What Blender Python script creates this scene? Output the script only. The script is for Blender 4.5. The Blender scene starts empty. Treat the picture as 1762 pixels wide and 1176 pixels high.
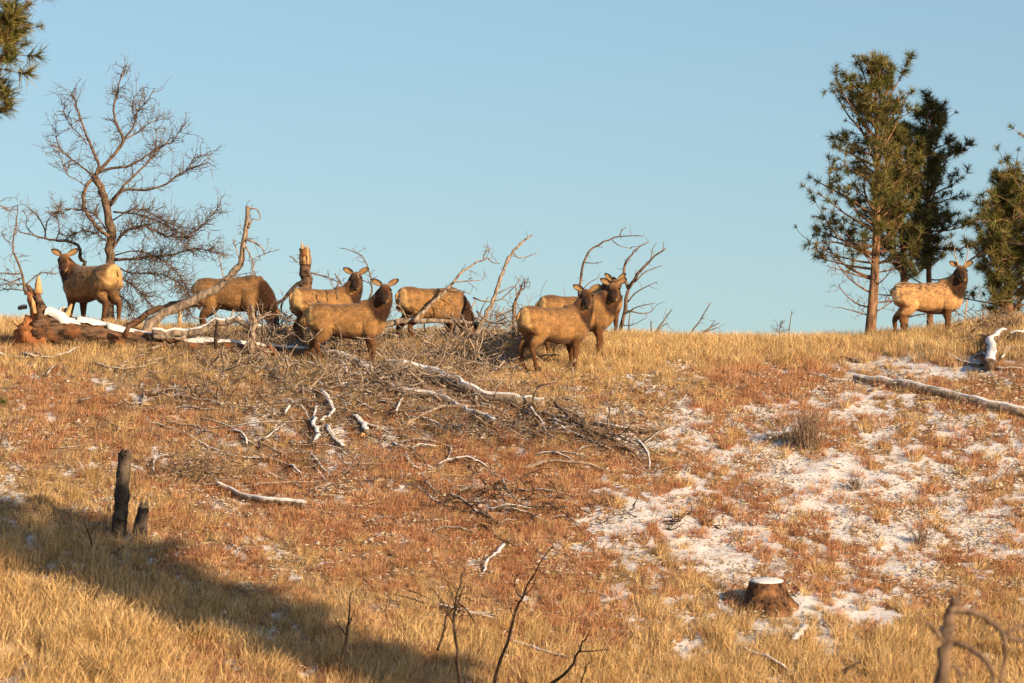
import bpy, math, random
import numpy as np
from mathutils import Vector, Matrix

C = bpy.context.scene.collection
SC = bpy.context.scene
R = math.radians

# ------------------------------------------------------------------ camera, sky, sun
F, W0, H0, PITCH = 7660.0, 1762, 1176, R(5.0)
cam_d = bpy.data.cameras.new('camera')
cam = bpy.data.objects.new('camera', cam_d); C.objects.link(cam)
cam.location = (0, 0, 0); cam.rotation_euler = (math.pi / 2 + PITCH, 0, 0)
cam_d.sensor_width = 36; cam_d.lens = F / W0 * 36
cam_d.clip_start = 0.5; cam_d.clip_end = 20000
cam_d.dof.use_dof = True; cam_d.dof.focus_distance = 96.5; cam_d.dof.aperture_fstop = 2.4
SC.camera = cam
SUN_AZ, SUN_EL = R(47.0), R(17.0)          # azimuth to the right of straight behind the camera
SUN = Vector((math.sin(SUN_AZ) * math.cos(SUN_EL), -math.cos(SUN_AZ) * math.cos(SUN_EL), math.sin(SUN_EL)))
w = bpy.data.worlds.new('World'); SC.world = w; w.use_nodes = True
nt = w.node_tree; bg = nt.nodes['Background']
sky = nt.nodes.new('ShaderNodeTexSky'); sky.sky_type = 'NISHITA'; sky.sun_disc = False
sky.sun_elevation = SUN_EL; sky.sun_rotation = math.pi - SUN_AZ
sky.altitude = 0; sky.air_density = 1.15; sky.dust_density = 0.7; sky.ozone_density = 3.2
nt.links.new(sky.outputs[0], bg.inputs[0]); bg.inputs[1].default_value = 0.094
sd = bpy.data.lights.new('sun', 'SUN'); sd.energy = 5.0; sd.angle = R(0.53); sd.color = (1.0, 0.74, 0.46)
so = bpy.data.objects.new('sun', sd); C.objects.link(so)
so.rotation_euler = (-SUN).to_track_quat('-Z', 'Y').to_euler(); so.location = SUN * 60
SC.view_settings.view_transform = 'Standard'; SC.view_settings.look = 'None'
SC.view_settings.gamma = 1; SC.view_settings.exposure = 0.6; SC.view_settings.use_curve_mapping = False

# ------------------------------------------------------------------ projection helpers
cP, sP = math.cos(PITCH), math.sin(PITCH)
def P(px, py, Y):
    u = (px - 881) / F; v = (588 - py) / F
    d = np.array([u, cP - v * sP, sP + v * cP])
    return d * (Y / d[1])
def to_px(x, y, z):
    f = y * cP + z * sP; up = -y * sP + z * cP
    f = np.maximum(f, 1.0)
    return 881 + F * x / f, 588 - F * up / f

def hash2(ix, iy, s):
    n = (ix.astype(np.int64) * 374761393 + iy.astype(np.int64) * 668265263 + s * 1442695041) & 0xffffffff
    n = ((n ^ (n >> 13)) * 1274126177) & 0xffffffff
    n = n ^ (n >> 16)
    return (n & 0xffff) / 65535.0
def vnoise(x, y, s=0):
    ix = np.floor(x); iy = np.floor(y); fx = x - ix; fy = y - iy
    fx = fx * fx * (3 - 2 * fx); fy = fy * fy * (3 - 2 * fy)
    a = hash2(ix, iy, s); b = hash2(ix + 1, iy, s); c = hash2(ix, iy + 1, s); d = hash2(ix + 1, iy + 1, s)
    return (a * (1 - fx) + b * fx) * (1 - fy) + (c * (1 - fx) + d * fx) * fy
def fbm(x, y, s=0, o=4):
    t = 0; a = 0.5; n = 0
    for k in range(o):
        t = t + a * vnoise(x * 2 ** k + 17.3 * k, y * 2 ** k - 9.1 * k, s + k); n += a; a *= 0.55
    return t / n
def smooth(a, b, x):
    t = np.clip((x - a) / (b - a), 0, 1); return t * t * (3 - 2 * t)

# ------------------------------------------------------------------ terrain
PY = np.array([-300, -50, 0, 40, 60, 70, 77, 82, 88, 93, 96.5, 98, 100, 102, 106, 115, 140, 300, 1000, 9000.])
PZ = np.array([-1.5, -1.5, -1.65, -2.0, -2.3, -1.5, .85, 2.93, 5.43, 7.38, 8.22, 8.50, 8.72, 8.82, 8.74, 7.6, 2.0, -10, -25, -60.])
def pchip(xs, ys):
    h = np.diff(xs); d = np.diff(ys) / h
    m = np.zeros_like(ys); m[0] = d[0]; m[-1] = d[-1]
    for i in range(1, len(xs) - 1):
        if d[i - 1] * d[i] > 0:
            w1 = 2 * h[i] + h[i - 1]; w2 = h[i] + 2 * h[i - 1]
            m[i] = (w1 + w2) / (w1 / d[i - 1] + w2 / d[i])
    def f(x):
        x = np.clip(x, xs[0], xs[-1]); i = np.clip(np.searchsorted(xs, x) - 1, 0, len(xs) - 2)
        t = (x - xs[i]) / h[i]
        return ((1 + 2 * t) * (1 - t) ** 2 * ys[i] + t * (1 - t) ** 2 * h[i] * m[i]
                + t * t * (3 - 2 * t) * ys[i + 1] + t * t * (t - 1) * h[i] * m[i + 1])
    return f
prof = pchip(PY, PZ)
CX = np.array([-400, 0, 150, 260, 400, 700, 900, 1100, 1300, 1450, 1540, 1620, 1700, 1762, 1950.])
CY = np.array([563, 563, 565, 571, 577, 581, 584, 587, 592, 589, 582, 575, 563, 554, 548.])
def ground(x, y):
    x = np.asarray(x, float); y = np.asarray(y, float)
    px = 881 + np.clip(x, -16, 16) * 76.6
    dz = (588 - np.interp(px, CX, CY)) / 76.6
    near = smooth(150, 110, y) * smooth(40, 60, y)
    z = prof(y) + dz * smooth(84, 98, y) * smooth(160, 110, y)
    z = z + near * (0.22 * (fbm(x * .35, y * .35, 3, 3) - .5) + 0.07 * (fbm(x * 1.6, y * 1.6, 9, 3) - .5)) * (0.5 + 0.5 * smooth(98, 90, y))
    return z
def hit(px, py):
    Ys = np.arange(60, 104, 0.05)
    u = (px - 881) / F; v = (588 - py) / F
    dx, dy, dz = u, cP - v * sP, sP + v * cP
    X = dx / dy * Ys; Z = dz / dy * Ys
    g = Z - ground(X, Ys)
    k = np.where(g <= 0)[0]
    i = k[0] if len(k) else int(np.argmin(g[(Ys > 90)]) + np.sum(Ys <= 90))
    return np.array([X[i], Ys[i], float(ground(X[i], Ys[i]))])

# blobs: where snow and where red grass lie on the slope
SNOW = [(1500, 840, 330, 140, .62), (1300, 760, 150, 80, .24), (1640, 760, 150, 90, .24), (1280, 900, 130, 70, .30), (1560, 622, 170, 26, .42),
        (1330, 1060, 170, 60, .5), (1480, 1050, 120, 60, .25), (1120, 870, 80, 60, .35), (960, 940, 120, 50, .28), (1190, 960, 100, 50, .3),
        (1000, 745, 120, 30, .35), (1150, 725, 80, 30, .4), (700, 760, 100, 60, .18), (650, 880, 100, 50, .2), (120, 690, 100, 50, .26),
        (270, 790, 90, 40, .26), (20, 1150, 80, 60, .55), (470, 1090, 60, 30, .2), (1430, 705, 120, 30, .3), (460, 760, 150, 60, .16),
        (1640, 930, 160, 80, .3), (560, 800, 200, 60, .12), (30, 610, 60, 16, .3), (1080, 1080, 60, 30, .12), (820, 615, 120, 20, .2), (1720, 640, 60, 30, .35)]
RED = [(1250, 640, 120, 45, .5), (500, 900, 380, 110, .35), (900, 880, 350, 150, .25), (100, 720, 150, 70, .35), (1050, 1000, 200, 80, .2),
       (1450, 850, 350, 200, .3), (1040, 1090, 120, 60, .3), (1080, 640, 150, 70, -.8), (1300, 592, 500, 14, -.7), (100, 850, 180, 70, -.5),
       (150, 1050, 300, 100, -.4), (1160, 1000, 150, 60, -.45), (1400, 1130, 300, 50, -.8), (250, 625, 320, 25, -.5), (500, 660, 250, 50, -.35),
       (420, 1140, 120, 40, .45), (30, 1000, 90, 40, .15), (1620, 640, 150, 30, -.2), (560, 1080, 250, 60, -.3)]
def blobs(L, px, py):
    t = np.zeros_like(px)
    for cx, cy, rx, ry, a in L:
        t = t + a * np.exp(-(((px - cx) / rx) ** 2 + ((py - cy) / ry) ** 2))
    return t
def masks(x, y, z):
    px, py = to_px(x, y, z)
    far = smooth(101, 104, y)
    s = blobs(SNOW, px, py) * (1 - far)
    n = fbm(x * .9, y * .55, 21, 4); n2 = fbm(x * 2.6 + y * .8, y * 1.3, 33, 4)
    n3 = fbm(x * 5 + y * 1.5, y * 2.2, 43, 3)
    n4 = fbm(x * 11 + y * 3, y * 4, 47, 2)
    snow = np.clip((s - .10 + (n - .5) * .7 + (n2 - .5) * 1.1 + (n3 - .5) * 1.3 + (n4 - .5) * 1.1) * 1.4, 0, 1)
    m = fbm(x * .5, y * .4, 51, 4); m2 = fbm(x * 1.9, y * 1.1, 71, 3)
    red = np.clip(.45 + (blobs(RED, px, py) + (m - .5) * .8 + (m2 - .5) * 1.2 + (fbm(x * 5, y * 3.5, 75, 2) - .5) * 1.1) * .9, 0, 1)
    return snow, red, px, py

# ------------------------------------------------------------------ materials
def new_mat(name):
    m = bpy.data.materials.new(name); m.use_nodes = True
    t = m.node_tree; b = t.nodes['Principled BSDF']
    b.inputs['Roughness'].default_value = .9; b.inputs['Specular IOR Level'].default_value = .15
    return m, t, b
def N(t, typ, **kw):
    n = t.nodes.new(typ)
    for k, v in kw.items():
        if k.startswith('i_'): n.inputs[k[2:].replace('_', ' ')].default_value = v
        elif isinstance(k, str): setattr(n, k, v)
    return n
def mixc(t, fac, a, b):
    n = t.nodes.new('ShaderNodeMix'); n.data_type = 'RGBA'
    for sock, v in ((n.inputs[0], fac), (n.inputs[6], a), (n.inputs[7], b)):
        if hasattr(v, 'links') or hasattr(v, 'is_linked'): t.links.new(v, sock)
        elif isinstance(v, (int, float)): sock.default_value = v
        else: sock.default_value = (*v, 1)
    return n.outputs[2]
def ramp(t, src, lo, hi, a=0, b=1):
    n = t.nodes.new('ShaderNodeMapRange'); n.inputs[1].default_value = lo; n.inputs[2].default_value = hi
    n.inputs[3].default_value = a; n.inputs[4].default_value = b; t.links.new(src, n.inputs[0]); return n.outputs[0]
def math_(t, op, a, b=None):
    n = t.nodes.new('ShaderNodeMath'); n.operation = op
    for i, v in enumerate((a, b)):
        if v is None: continue
        if isinstance(v, (int, float)): n.inputs[i].default_value = v
        else: t.links.new(v, n.inputs[i])
    return n.outputs[0]
def noise(t, scale, detail=4, coord=None, rough=.6, stretch=None):
    n = t.nodes.new('ShaderNodeTexNoise'); n.inputs['Scale'].default_value = scale
    n.inputs['Detail'].default_value = detail; n.inputs['Roughness'].default_value = rough
    if coord is None:
        g = t.nodes.new('ShaderNodeNewGeometry'); coord = g.outputs['Position']
    if stretch:
        mp = t.nodes.new('ShaderNodeMapping'); mp.inputs['Scale'].default_value = stretch
        t.links.new(coord, mp.inputs[0]); coord = mp.outputs[0]
    t.links.new(coord, n.inputs['Vector']); return n.outputs['Fac']
def bump(t, b, h, strength, dist):
    n = t.nodes.new('ShaderNodeBump'); n.inputs['Strength'].default_value = strength; n.inputs['Distance'].default_value = dist
    t.links.new(h, n.inputs['Height']); t.links.new(n.outputs[0], b.inputs['Normal'])
SNOWC = (.74, .72, .71)
def bark_mat(name, c1, c2, snow=0.0, scale=14, c3=None, thr=.35, stretch=(1, 1, .35)):
    m, t, b = new_mat(name)
    n1 = noise(t, scale, 5, stretch=stretch); n2 = noise(t, 3.1, 3)
    col = mixc(t, ramp(t, n1, .38, .62), c1, c2)
    if c3: col = mixc(t, ramp(t, n2, .5, .68), col, c3)
    if snow > 0:
        g = t.nodes.new('ShaderNodeNewGeometry'); s = t.nodes.new('ShaderNodeSeparateXYZ'); t.links.new(g.outputs['Normal'], s.inputs[0])
        e = math_(t, 'ADD', s.outputs[2], math_(t, 'MULTIPLY', math_(t, 'SUBTRACT', noise(t, 4.0, 4), .5), 1.5))
        lo = thr + (1 - snow) * .9
        col = mixc(t, ramp(t, e, lo, lo + .15), col, SNOWC)
    t.links.new(col, b.inputs['Base Color']); bump(t, b, n1, .8, .02)
    return m
M_dead = bark_mat('dead_bark', (.085, .056, .040), (.245, .168, .112))
M_grey = bark_mat('weathered_wood', (.14, .105, .08), (.42, .32, .235), .4)
M_snowy = bark_mat('snowy_wood', (.07, .05, .037), (.26, .185, .13), .95, thr=.40)
M_half = bark_mat('frosted_wood', (.07, .048, .034), (.28, .20, .14), .60)
M_log = bark_mat('rotten_bark', (.026, .016, .011), (.20, .12, .075), .12, 11, (.30, .125, .05), stretch=(.22, 1, 1.3))
M_rot = bark_mat('red_rot', (.20, .075, .03), (.42, .17, .07), .12, 16)
M_pale = bark_mat('split_wood', (.42, .23, .10), (.62, .40, .20), 0, 20)
M_char = bark_mat('charred_bark', (.012, .010, .009), (.085, .066, .05), 0, 26, (.15, .115, .085), stretch=(1, 1, 1.6))
M_twig = bark_mat('twig_bark', (.14, .095, .066), (.32, .225, .15))
M_dark = bark_mat('dark_twig', (.025, .018, .014), (.09, .06, .042))
M_pinebark = bark_mat('pine_bark', (.10, .058, .035), (.34, .20, .115), 0, 12, (.24, .12, .06))
M_cut = bark_mat('cut_wood', (.60, .36, .14), (.66, .42, .18), 0, 10)
M_stump = bark_mat('stump_bark', (.012, .008, .006), (.17, .085, .042), .1, 15, (.30, .15, .07), stretch=(1.2, 1.2, .4))
m, t, b = new_mat('snow'); M_snow = m
b.inputs['Base Color'].default_value = (*SNOWC, 1); bump(t, b, noise(t, 18, 4), .5, .02)

m, t, b = new_mat('frost'); M_frost = m
t.links.new(mixc(t, ramp(t, noise(t, 40, 2), .35, .65), (.62, .56, .49), (.44, .36, .27)), b.inputs['Base Color'])
# ground
m, t, b = new_mat('slope'); M_ground = m
at = N(t, 'ShaderNodeAttribute', attribute_name='snow'); ar = N(t, 'ShaderNodeAttribute', attribute_name='red')
f1 = noise(t, 7, 6, rough=.7); f2 = noise(t, 26, 4); f3 = noise(t, 1.3, 4)
lit = mixc(t, ramp(t, f2, .35, .65), (.17, .105, .058), (.46, .31, .165))
lit2 = mixc(t, ramp(t, f2, .35, .65), (.19, .09, .045), (.46, .235, .12))
gc = mixc(t, ar.outputs['Fac'], lit, lit2)
sf = math_(t, 'ADD', at.outputs['Fac'], math_(t, 'ADD', math_(t, 'MULTIPLY', math_(t, 'SUBTRACT', f1, .5), 1.6), math_(t, 'MULTIPLY', math_(t, 'SUBTRACT', f2, .5), 1.1)))
gc = mixc(t, ramp(t, sf, .42, .64, 0, .92), gc, SNOWC)
t.links.new(gc, b.inputs['Base Color']); bump(t, b, f1, .6, .06)

# grass: colour varies from tuft to tuft and in patches
def grass_mat(name, cols, trans=.16):
    m, t, b = new_mat(name)
    oi = t.nodes.new('ShaderNodeObjectInfo')
    cr = t.nodes.new('ShaderNodeValToRGB'); e = cr.color_ramp.elements
    e[0].color = (*cols[0], 1); e[1].color = (*cols[-1], 1)
    for i, c in enumerate(cols[1:-1]):
        k = e.new((i + 1) / (len(cols) - 1)); k.color = (*c, 1)
    v = math_(t, 'ADD', math_(t, 'MULTIPLY', oi.outputs['Random'], .6), ramp(t, noise(t, .8, 4), .3, .7, -.1, .5))
    t.links.new(v, cr.inputs[0])
    at = N(t, 'ShaderNodeAttribute', attribute_name='Col'); vm = N(t, 'ShaderNodeVectorMath', operation='MULTIPLY')
    t.links.new(cr.outputs[0], vm.inputs[0]); t.links.new(at.outputs['Color'], vm.inputs[1]); t.links.new(vm.outputs[0], b.inputs['Base Color'])
    tr = t.nodes.new('ShaderNodeBsdfTranslucent'); t.links.new(vm.outputs[0], tr.inputs[0])
    mx = t.nodes.new('ShaderNodeMixShader'); mx.inputs[0].default_value = trans
    t.links.new(b.outputs[0], mx.inputs[1]); t.links.new(tr.outputs[0], mx.inputs[2])
    t.links.new(mx.outputs[0], t.nodes['Material Output'].inputs[0])
    return m
M_straw = grass_mat('straw_blades', [(.46, .29, .12), (.68, .45, .195), (.80, .59, .31), (.60, .385, .165)])
M_red = grass_mat('red_blades', [(.40, .17, .08), (.62, .30, .155), (.74, .45, .26), (.54, .245, .12)])
M_forb = grass_mat('forb_stems', [(.20, .14, .10), (.34, .245, .165), (.48, .36, .24)], .05)
M_shrub = M_twig

def coat_mat(name, spots=False):
    m, t, b = new_mat(name)
    a = N(t, 'ShaderNodeAttribute', attribute_name='Col')
    tc = t.nodes.new('ShaderNodeTexCoord'); o = tc.outputs['Object']
    n1 = noise(t, 9, 5, o, .65); n2 = noise(t, 45, 3, o, .6, (.5, 1, 1))
    k = math_(t, 'MULTIPLY', ramp(t, n1, .3, .7, .58, 1.3), ramp(t, n2, .3, .7, .68, 1.28))
    col = N(t, 'ShaderNodeVectorMath', operation='SCALE'); t.links.new(a.outputs['Color'], col.inputs[0]); t.links.new(k, col.inputs['Scale'])
    out = col.outputs[0]
    if spots:
        n3 = noise(t, 11, 2, o, .5, (1, 1, 1.6)); s = t.nodes.new('ShaderNodeSeparateXYZ'); t.links.new(o, s.inputs[0])
        zone = ramp(t, s.outputs[2], .95, 1.25)
        f = math_(t, 'MULTIPLY', ramp(t, n3, spots, spots + .05), math_(t, 'MULTIPLY', zone, .95))
        out = mixc(t, f, out, (.075, .045, .025))
    t.links.new(out, b.inputs['Base Color']); bump(t, b, n2, .5, .02)
    b.inputs['Sheen Weight'].default_value = .15
    return m
M_coat = coat_mat('elk_coat'); M_coat_spot = coat_mat('elk_coat_mottled', .54); M_coat_fleck = coat_mat('elk_coat_flecked', .635)
def plain(name, c, r=.6):
    m, t, b = new_mat(name); n = noise(t, 30, 3)
    t.links.new(mixc(t, ramp(t, n, .3, .7), tuple(x * .8 for x in c), tuple(x * 1.2 for x in c)), b.inputs['Base Color'])
    b.inputs['Roughness'].default_value = r; return m
M_eye = plain('eye', (.012, .008, .006), .15); M_nose = plain('nose', (.02, .016, .014), .4)
M_hoof = plain('hoof', (.035, .025, .018)); M_antler = plain('antler', (.40, .28, .16))
m, t, b = new_mat('pine_needles'); M_needle = m
a = N(t, 'ShaderNodeAttribute', attribute_name='Col'); t.links.new(a.outputs['Color'], b.inputs['Base Color'])
b.inputs['Roughness'].default_value = .55; b.inputs['Specular IOR Level'].default_value = .3
tr = t.nodes.new('ShaderNodeBsdfTranslucent'); t.links.new(a.outputs['Color'], tr.inputs[0])
mx = t.nodes.new('ShaderNodeMixShader'); mx.inputs[0].default_value = .15
t.links.new(b.outputs[0], mx.inputs[1]); t.links.new(tr.outputs[0], mx.inputs[2]); t.links.new(mx.outputs[0], t.nodes['Material Output'].inputs[0])

# ------------------------------------------------------------------ object helpers
def tag(o, label=None, cat=None, group=None, kind=None):
    if label: o['label'] = label
    if cat: o['category'] = cat
    if group: o['group'] = group
    if kind: o['kind'] = kind
    return o
def empty(name, loc=(0, 0, 0), rz=0):
    o = bpy.data.objects.new(name, None); C.objects.link(o); o.location = loc; o.rotation_euler = (0, 0, rz)
    o.empty_display_size = .1; return o
class MB:
    def __init__(s): s.v = []; s.f = []; s.c = []; s.n = 0
    def add(s, v, f, c=None):
        v = np.asarray(v, float).reshape(-1, 3); s.v.append(v)
        s.f += [tuple(i + s.n for i in q) for q in f]
        s.c.append(np.tile(np.array([.5, .5, .5]) if c is None else np.asarray(c, float), (len(v), 1)) if c is None or np.ndim(c) == 1 else np.asarray(c, float))
        s.n += len(v)
    def mesh(s, name, smooth=True, col=False):
        me = bpy.data.meshes.new(name)
        V = np.concatenate(s.v) if s.v else np.zeros((0, 3))
        me.from_pydata(V.tolist(), [], s.f)
        if smooth: me.polygons.foreach_set('use_smooth', [True] * len(me.polygons))
        if col: set_col(me, np.concatenate(s.c))
        me.update(); return me
    def build(s, name, mat, parent=None, smooth=True, col=False, origin=None):
        me = s.mesh(name, smooth, col)
        if origin is not None: me.transform(Matrix.Translation(-Vector(origin)))
        me.materials.append(mat)
        o = bpy.data.objects.new(name, me); C.objects.link(o)
        if parent is not None:
            o.parent = parent
        elif origin is not None: o.location = origin
        return o
def set_col(me, c):
    a = me.attributes.new('Col', 'FLOAT_COLOR', 'POINT')
    a.data.foreach_set('color', np.concatenate([c, np.ones((len(c), 1))], 1).astype(np.float32).ravel())
def nrm(v): return v / (np.linalg.norm(v) + 1e-9)
def resample(pts, sub=3):
    p = np.asarray(pts, float)
    if len(p) < 3: 
        return np.array([p[0] + (p[1] - p[0]) * k / (sub + 1) for k in range(sub + 2)])
    q = np.vstack([2 * p[0] - p[1], p, 2 * p[-1] - p[-2]]); out = []
    for i in range(1, len(q) - 2):
        for k in range(sub):
            t = k / sub
            out.append(.5 * (2 * q[i] + (q[i + 1] - q[i - 1]) * t + (2 * q[i - 1] - 5 * q[i] + 4 * q[i + 1] - q[i + 2]) * t * t + (3 * q[i] - q[i - 1] - 3 * q[i + 1] + q[i + 2]) * t ** 3))
    out.append(p[-1]); return np.array(out)
def frames(p):
    T = np.gradient(p, axis=0); T /= np.linalg.norm(T, axis=1)[:, None] + 1e-9
    a = np.array([0, 0, 1.]) if abs(T[0][2]) < .9 else np.array([1., 0, 0])
    n = nrm(np.cross(T[0], a)); Ns = []
    for i in range(len(p)):
        n = nrm(n - T[i] * np.dot(n, T[i])); Ns.append(n)
    Ns = np.array(Ns); return T, Ns, np.cross(T, Ns)
def tube(mb, p, r, sides=6, jit=0, rng=None, col=None, cap=True):
    p = np.asarray(p, float); r = np.broadcast_to(np.asarray(r, float), (len(p),))
    T, A, B = frames(p); th = np.arange(sides) * 2 * np.pi / sides
    rr = r[:, None] * (1 + (rng.uniform(-jit, jit, (len(p), sides)) if jit else 0))
    ring = p[:, None] + rr[..., None] * (np.cos(th)[None, :, None] * A[:, None] + np.sin(th)[None, :, None] * B[:, None])
    v = ring.reshape(-1, 3); f = []
    for i in range(len(p) - 1):
        for k in range(sides):
            a = i * sides + k; b2 = i * sides + (k + 1) % sides
            f.append((a, b2, b2 + sides, a + sides))
    if cap:
        f.append(tuple(range(sides))[::-1]); f.append(tuple(range((len(p) - 1) * sides, len(p) * sides)))
    mb.add(v, f, col)
def grow(p0, d, L, n, rng, wob=.35, up=0.0, curl=None):
    pts = [np.array(p0, float)]; d = nrm(np.array(d, float)); c = rng.normal(0, 1, 3) * (wob if curl is None else curl)
    for i in range(n):
        d = nrm(d + c / n + rng.normal(0, wob / n * 1.2, 3) + np.array([0, 0, up / n])); pts.append(pts[-1] + d * L / n)
    return np.array(pts)
def twigs(mb, path, n, L, r, depth, rng, up=.15, wob=.9, t0=.15, spread=1.0, along=.5):
    path = np.asarray(path)
    for i in range(int(n)):
        t = rng.uniform(t0, 1) * (len(path) - 1); k = min(int(t), len(path) - 2); f = t - k
        p = path[k] * (1 - f) + path[k + 1] * f; T = nrm(path[k + 1] - path[k])
        q = rng.normal(0, 1, 3); q = nrm(q - T * np.dot(q, T))
        l = L * rng.uniform(.35, 1.25)
        g = grow(p, T * along + q * spread, l, 4 if depth == 0 else 5, rng, wob, up)
        tube(mb, g, np.linspace(r, r * .35, len(g)), 3, cap=False)
        if depth > 0: twigs(mb, g, rng.integers(2, 5), L * .5, r * .65, depth - 1, rng, up, wob, .25, spread, along)

def lift_path(pts, Y0=None, Y1=None, lift=None, rng=None, sub=3, wig=.012):
    """traced points -> a path in the place: on the ground (lift) or standing at a distance Y0..Y1"""
    q = []
    for i, a in enumerate(pts):
        t = i / max(1, len(pts) - 1)
        if Y0 is None:
            h = hit(a[0], a[1]); h[2] += (a[2] if len(a) > 2 else lift); q.append(h)
        else:
            q.append(P(a[0], a[1], Y0 + (Y1 - Y0) * t))
    p = resample(q, sub)
    if rng is not None: p[1:-1] += rng.normal(0, wig, p[1:-1].shape)
    return p
def snow_cap(path, rad, parent, rng, half=R(38), th=.02, gaps=.3, name='snow_cap'):
    p = resample(path, 2); r = np.interp(np.linspace(0, 1, len(p)), np.linspace(0, 1, len(rad)), rad)
    T = np.gradient(p, axis=0); T /= np.linalg.norm(T, axis=1)[:, None] + 1e-9
    m = 9; v = []; f = []
    s0 = rng.uniform(0, 99)
    for i in range(len(p)):
        side = nrm(np.cross(T[i], [0, 0, 1])); upv = np.cross(side, T[i])
        hw = half * (.45 + 1.1 * vnoise(np.array([i * .37 + s0]), np.array([1.5]), 5)[0])
        if vnoise(np.array([i * .23 + s0]), np.array([7.5]), 8)[0] < gaps: hw *= .25
        off = R(14) * (vnoise(np.array([i * .5 + s0]), np.array([3.5]), 6)[0] - .5)
        for k in range(m):
            a = -1 + 2 * k / (m - 1); an = a * hw + off
            h = r[i] * .96 + th * (1 - a * a) * (.6 + .8 * rng.random()) + (0.012 if abs(a) < .9 else -.02)
            v.append(p[i] + (np.sin(an) * side + np.cos(an) * upv) * h)
    for i in range(len(p) - 1):
        for k in range(m - 1):
            f.append((i * m + k, i * m + k + 1, (i + 1) * m + k + 1, (i + 1) * m + k))
    mb = MB(); mb.add(v, f); return mb.build(name, M_snow, parent)

def wood(name, label, cat, limbs, mat, seed, tw=None, tmat=None, group=None, part='branch', first='trunk', cap=(), sides=7, jit=.14):
    """limbs: list of dicts pts, r=(r0,r1), Y=(Y0,Y1) or lift; tw = dict for twigs on each limb"""
    rng = np.random.default_rng(seed); paths = []
    for L in limbs:
        Y = L.get('Y'); r0, r1 = L['r']
        p = lift_path(L['pts'], *(Y if Y else (None, None)), lift=L.get('lift', r0 * .75), rng=rng, wig=min(.02, r0 * .25))
        paths.append((p, np.linspace(r0, r1, len(p)), L))
    base = paths[0][0][0]; single = len(limbs) == 1 and not tw and not cap
    root = None
    if not single: root = tag(empty(name, base), label, cat, group)
    for i, (p, r, L) in enumerate(paths):
        mb = MB(); tube(mb, p, r, sides, jit, rng)
        o = mb.build(name if single else (first if i == 0 else part), L.get('mat', mat), root, origin=base)
        if single: tag(o, label, cat, group); root = o
        if i in cap: 
            c = snow_cap(p, r, root, rng); c.data.transform(Matrix.Translation(-Vector(base)))
    if tw:
        mb = MB()
        for p, r, L in paths:
            if L.get('tw', 1): 
                k = dict(tw); mul = L.get('tw', 1); length = np.sum(np.linalg.norm(np.diff(p, axis=0), axis=1))
                n = k.pop('per_m') * length * mul
                twigs(mb, p, max(1, round(n)), rng=rng, **k)
        if mb.n: tag(mb.build('twig', tmat or M_twig, root, origin=base), kind='stuff')
    return root

# ================================================================== the slope
def axis(lo, hi, step, outs):
    return np.concatenate([-np.array(outs[0][::-1]) if outs[0] else [], np.arange(lo, hi + 1e-6, step), outs[1]])
gx = axis(-13.5, 13.5, .09, ([15, 18, 24, 35, 60, 120, 300, 900, 3000], [15, 18, 24, 35, 60, 120, 300, 900, 3000]))
gy = np.concatenate([[-250, -120, -50, -10, 15, 30, 40, 48, 55, 60, 64, 67, 69.5], np.arange(71, 104, .09), [104.5, 105.5, 107, 109, 112, 116, 122, 130, 145, 170, 220, 300, 500, 1000, 3000, 8000]])
GX, GY = np.meshgrid(gx, gy); GZ = ground(GX, GY)
sn, rd, _, _ = masks(GX, GY, GZ)
fine = smooth(70, 73, GY) * smooth(106, 103, GY) * (np.abs(GX) < 13.6)
GZ = GZ + fine * (.05 * (fbm(GX * 4, GY * 4, 90, 3) - .5))
me = bpy.data.meshes.new('slope'); ny, nx = GX.shape
idx = np.arange(nx * ny).reshape(ny, nx)
faces = np.stack([idx[:-1, :-1], idx[:-1, 1:], idx[1:, 1:], idx[1:, :-1]], -1).reshape(-1, 4)
me.from_pydata(np.stack([GX, GY, GZ], -1).reshape(-1, 3), [], faces)
for nm, arr in (('snow', sn), ('red', rd)):
    a = me.attributes.new(nm, 'FLOAT', 'POINT'); a.data.foreach_set('value', arr.astype(np.float32).ravel())
me.polygons.foreach_set('use_smooth', [True] * len(me.polygons)); me.materials.append(M_ground)
g = bpy.data.objects.new('slope', me); C.objects.link(g)
tag(g, 'dry grassy hillside patched with thin snow, rising to a rounded crest', 'hillside', kind='structure')

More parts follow.
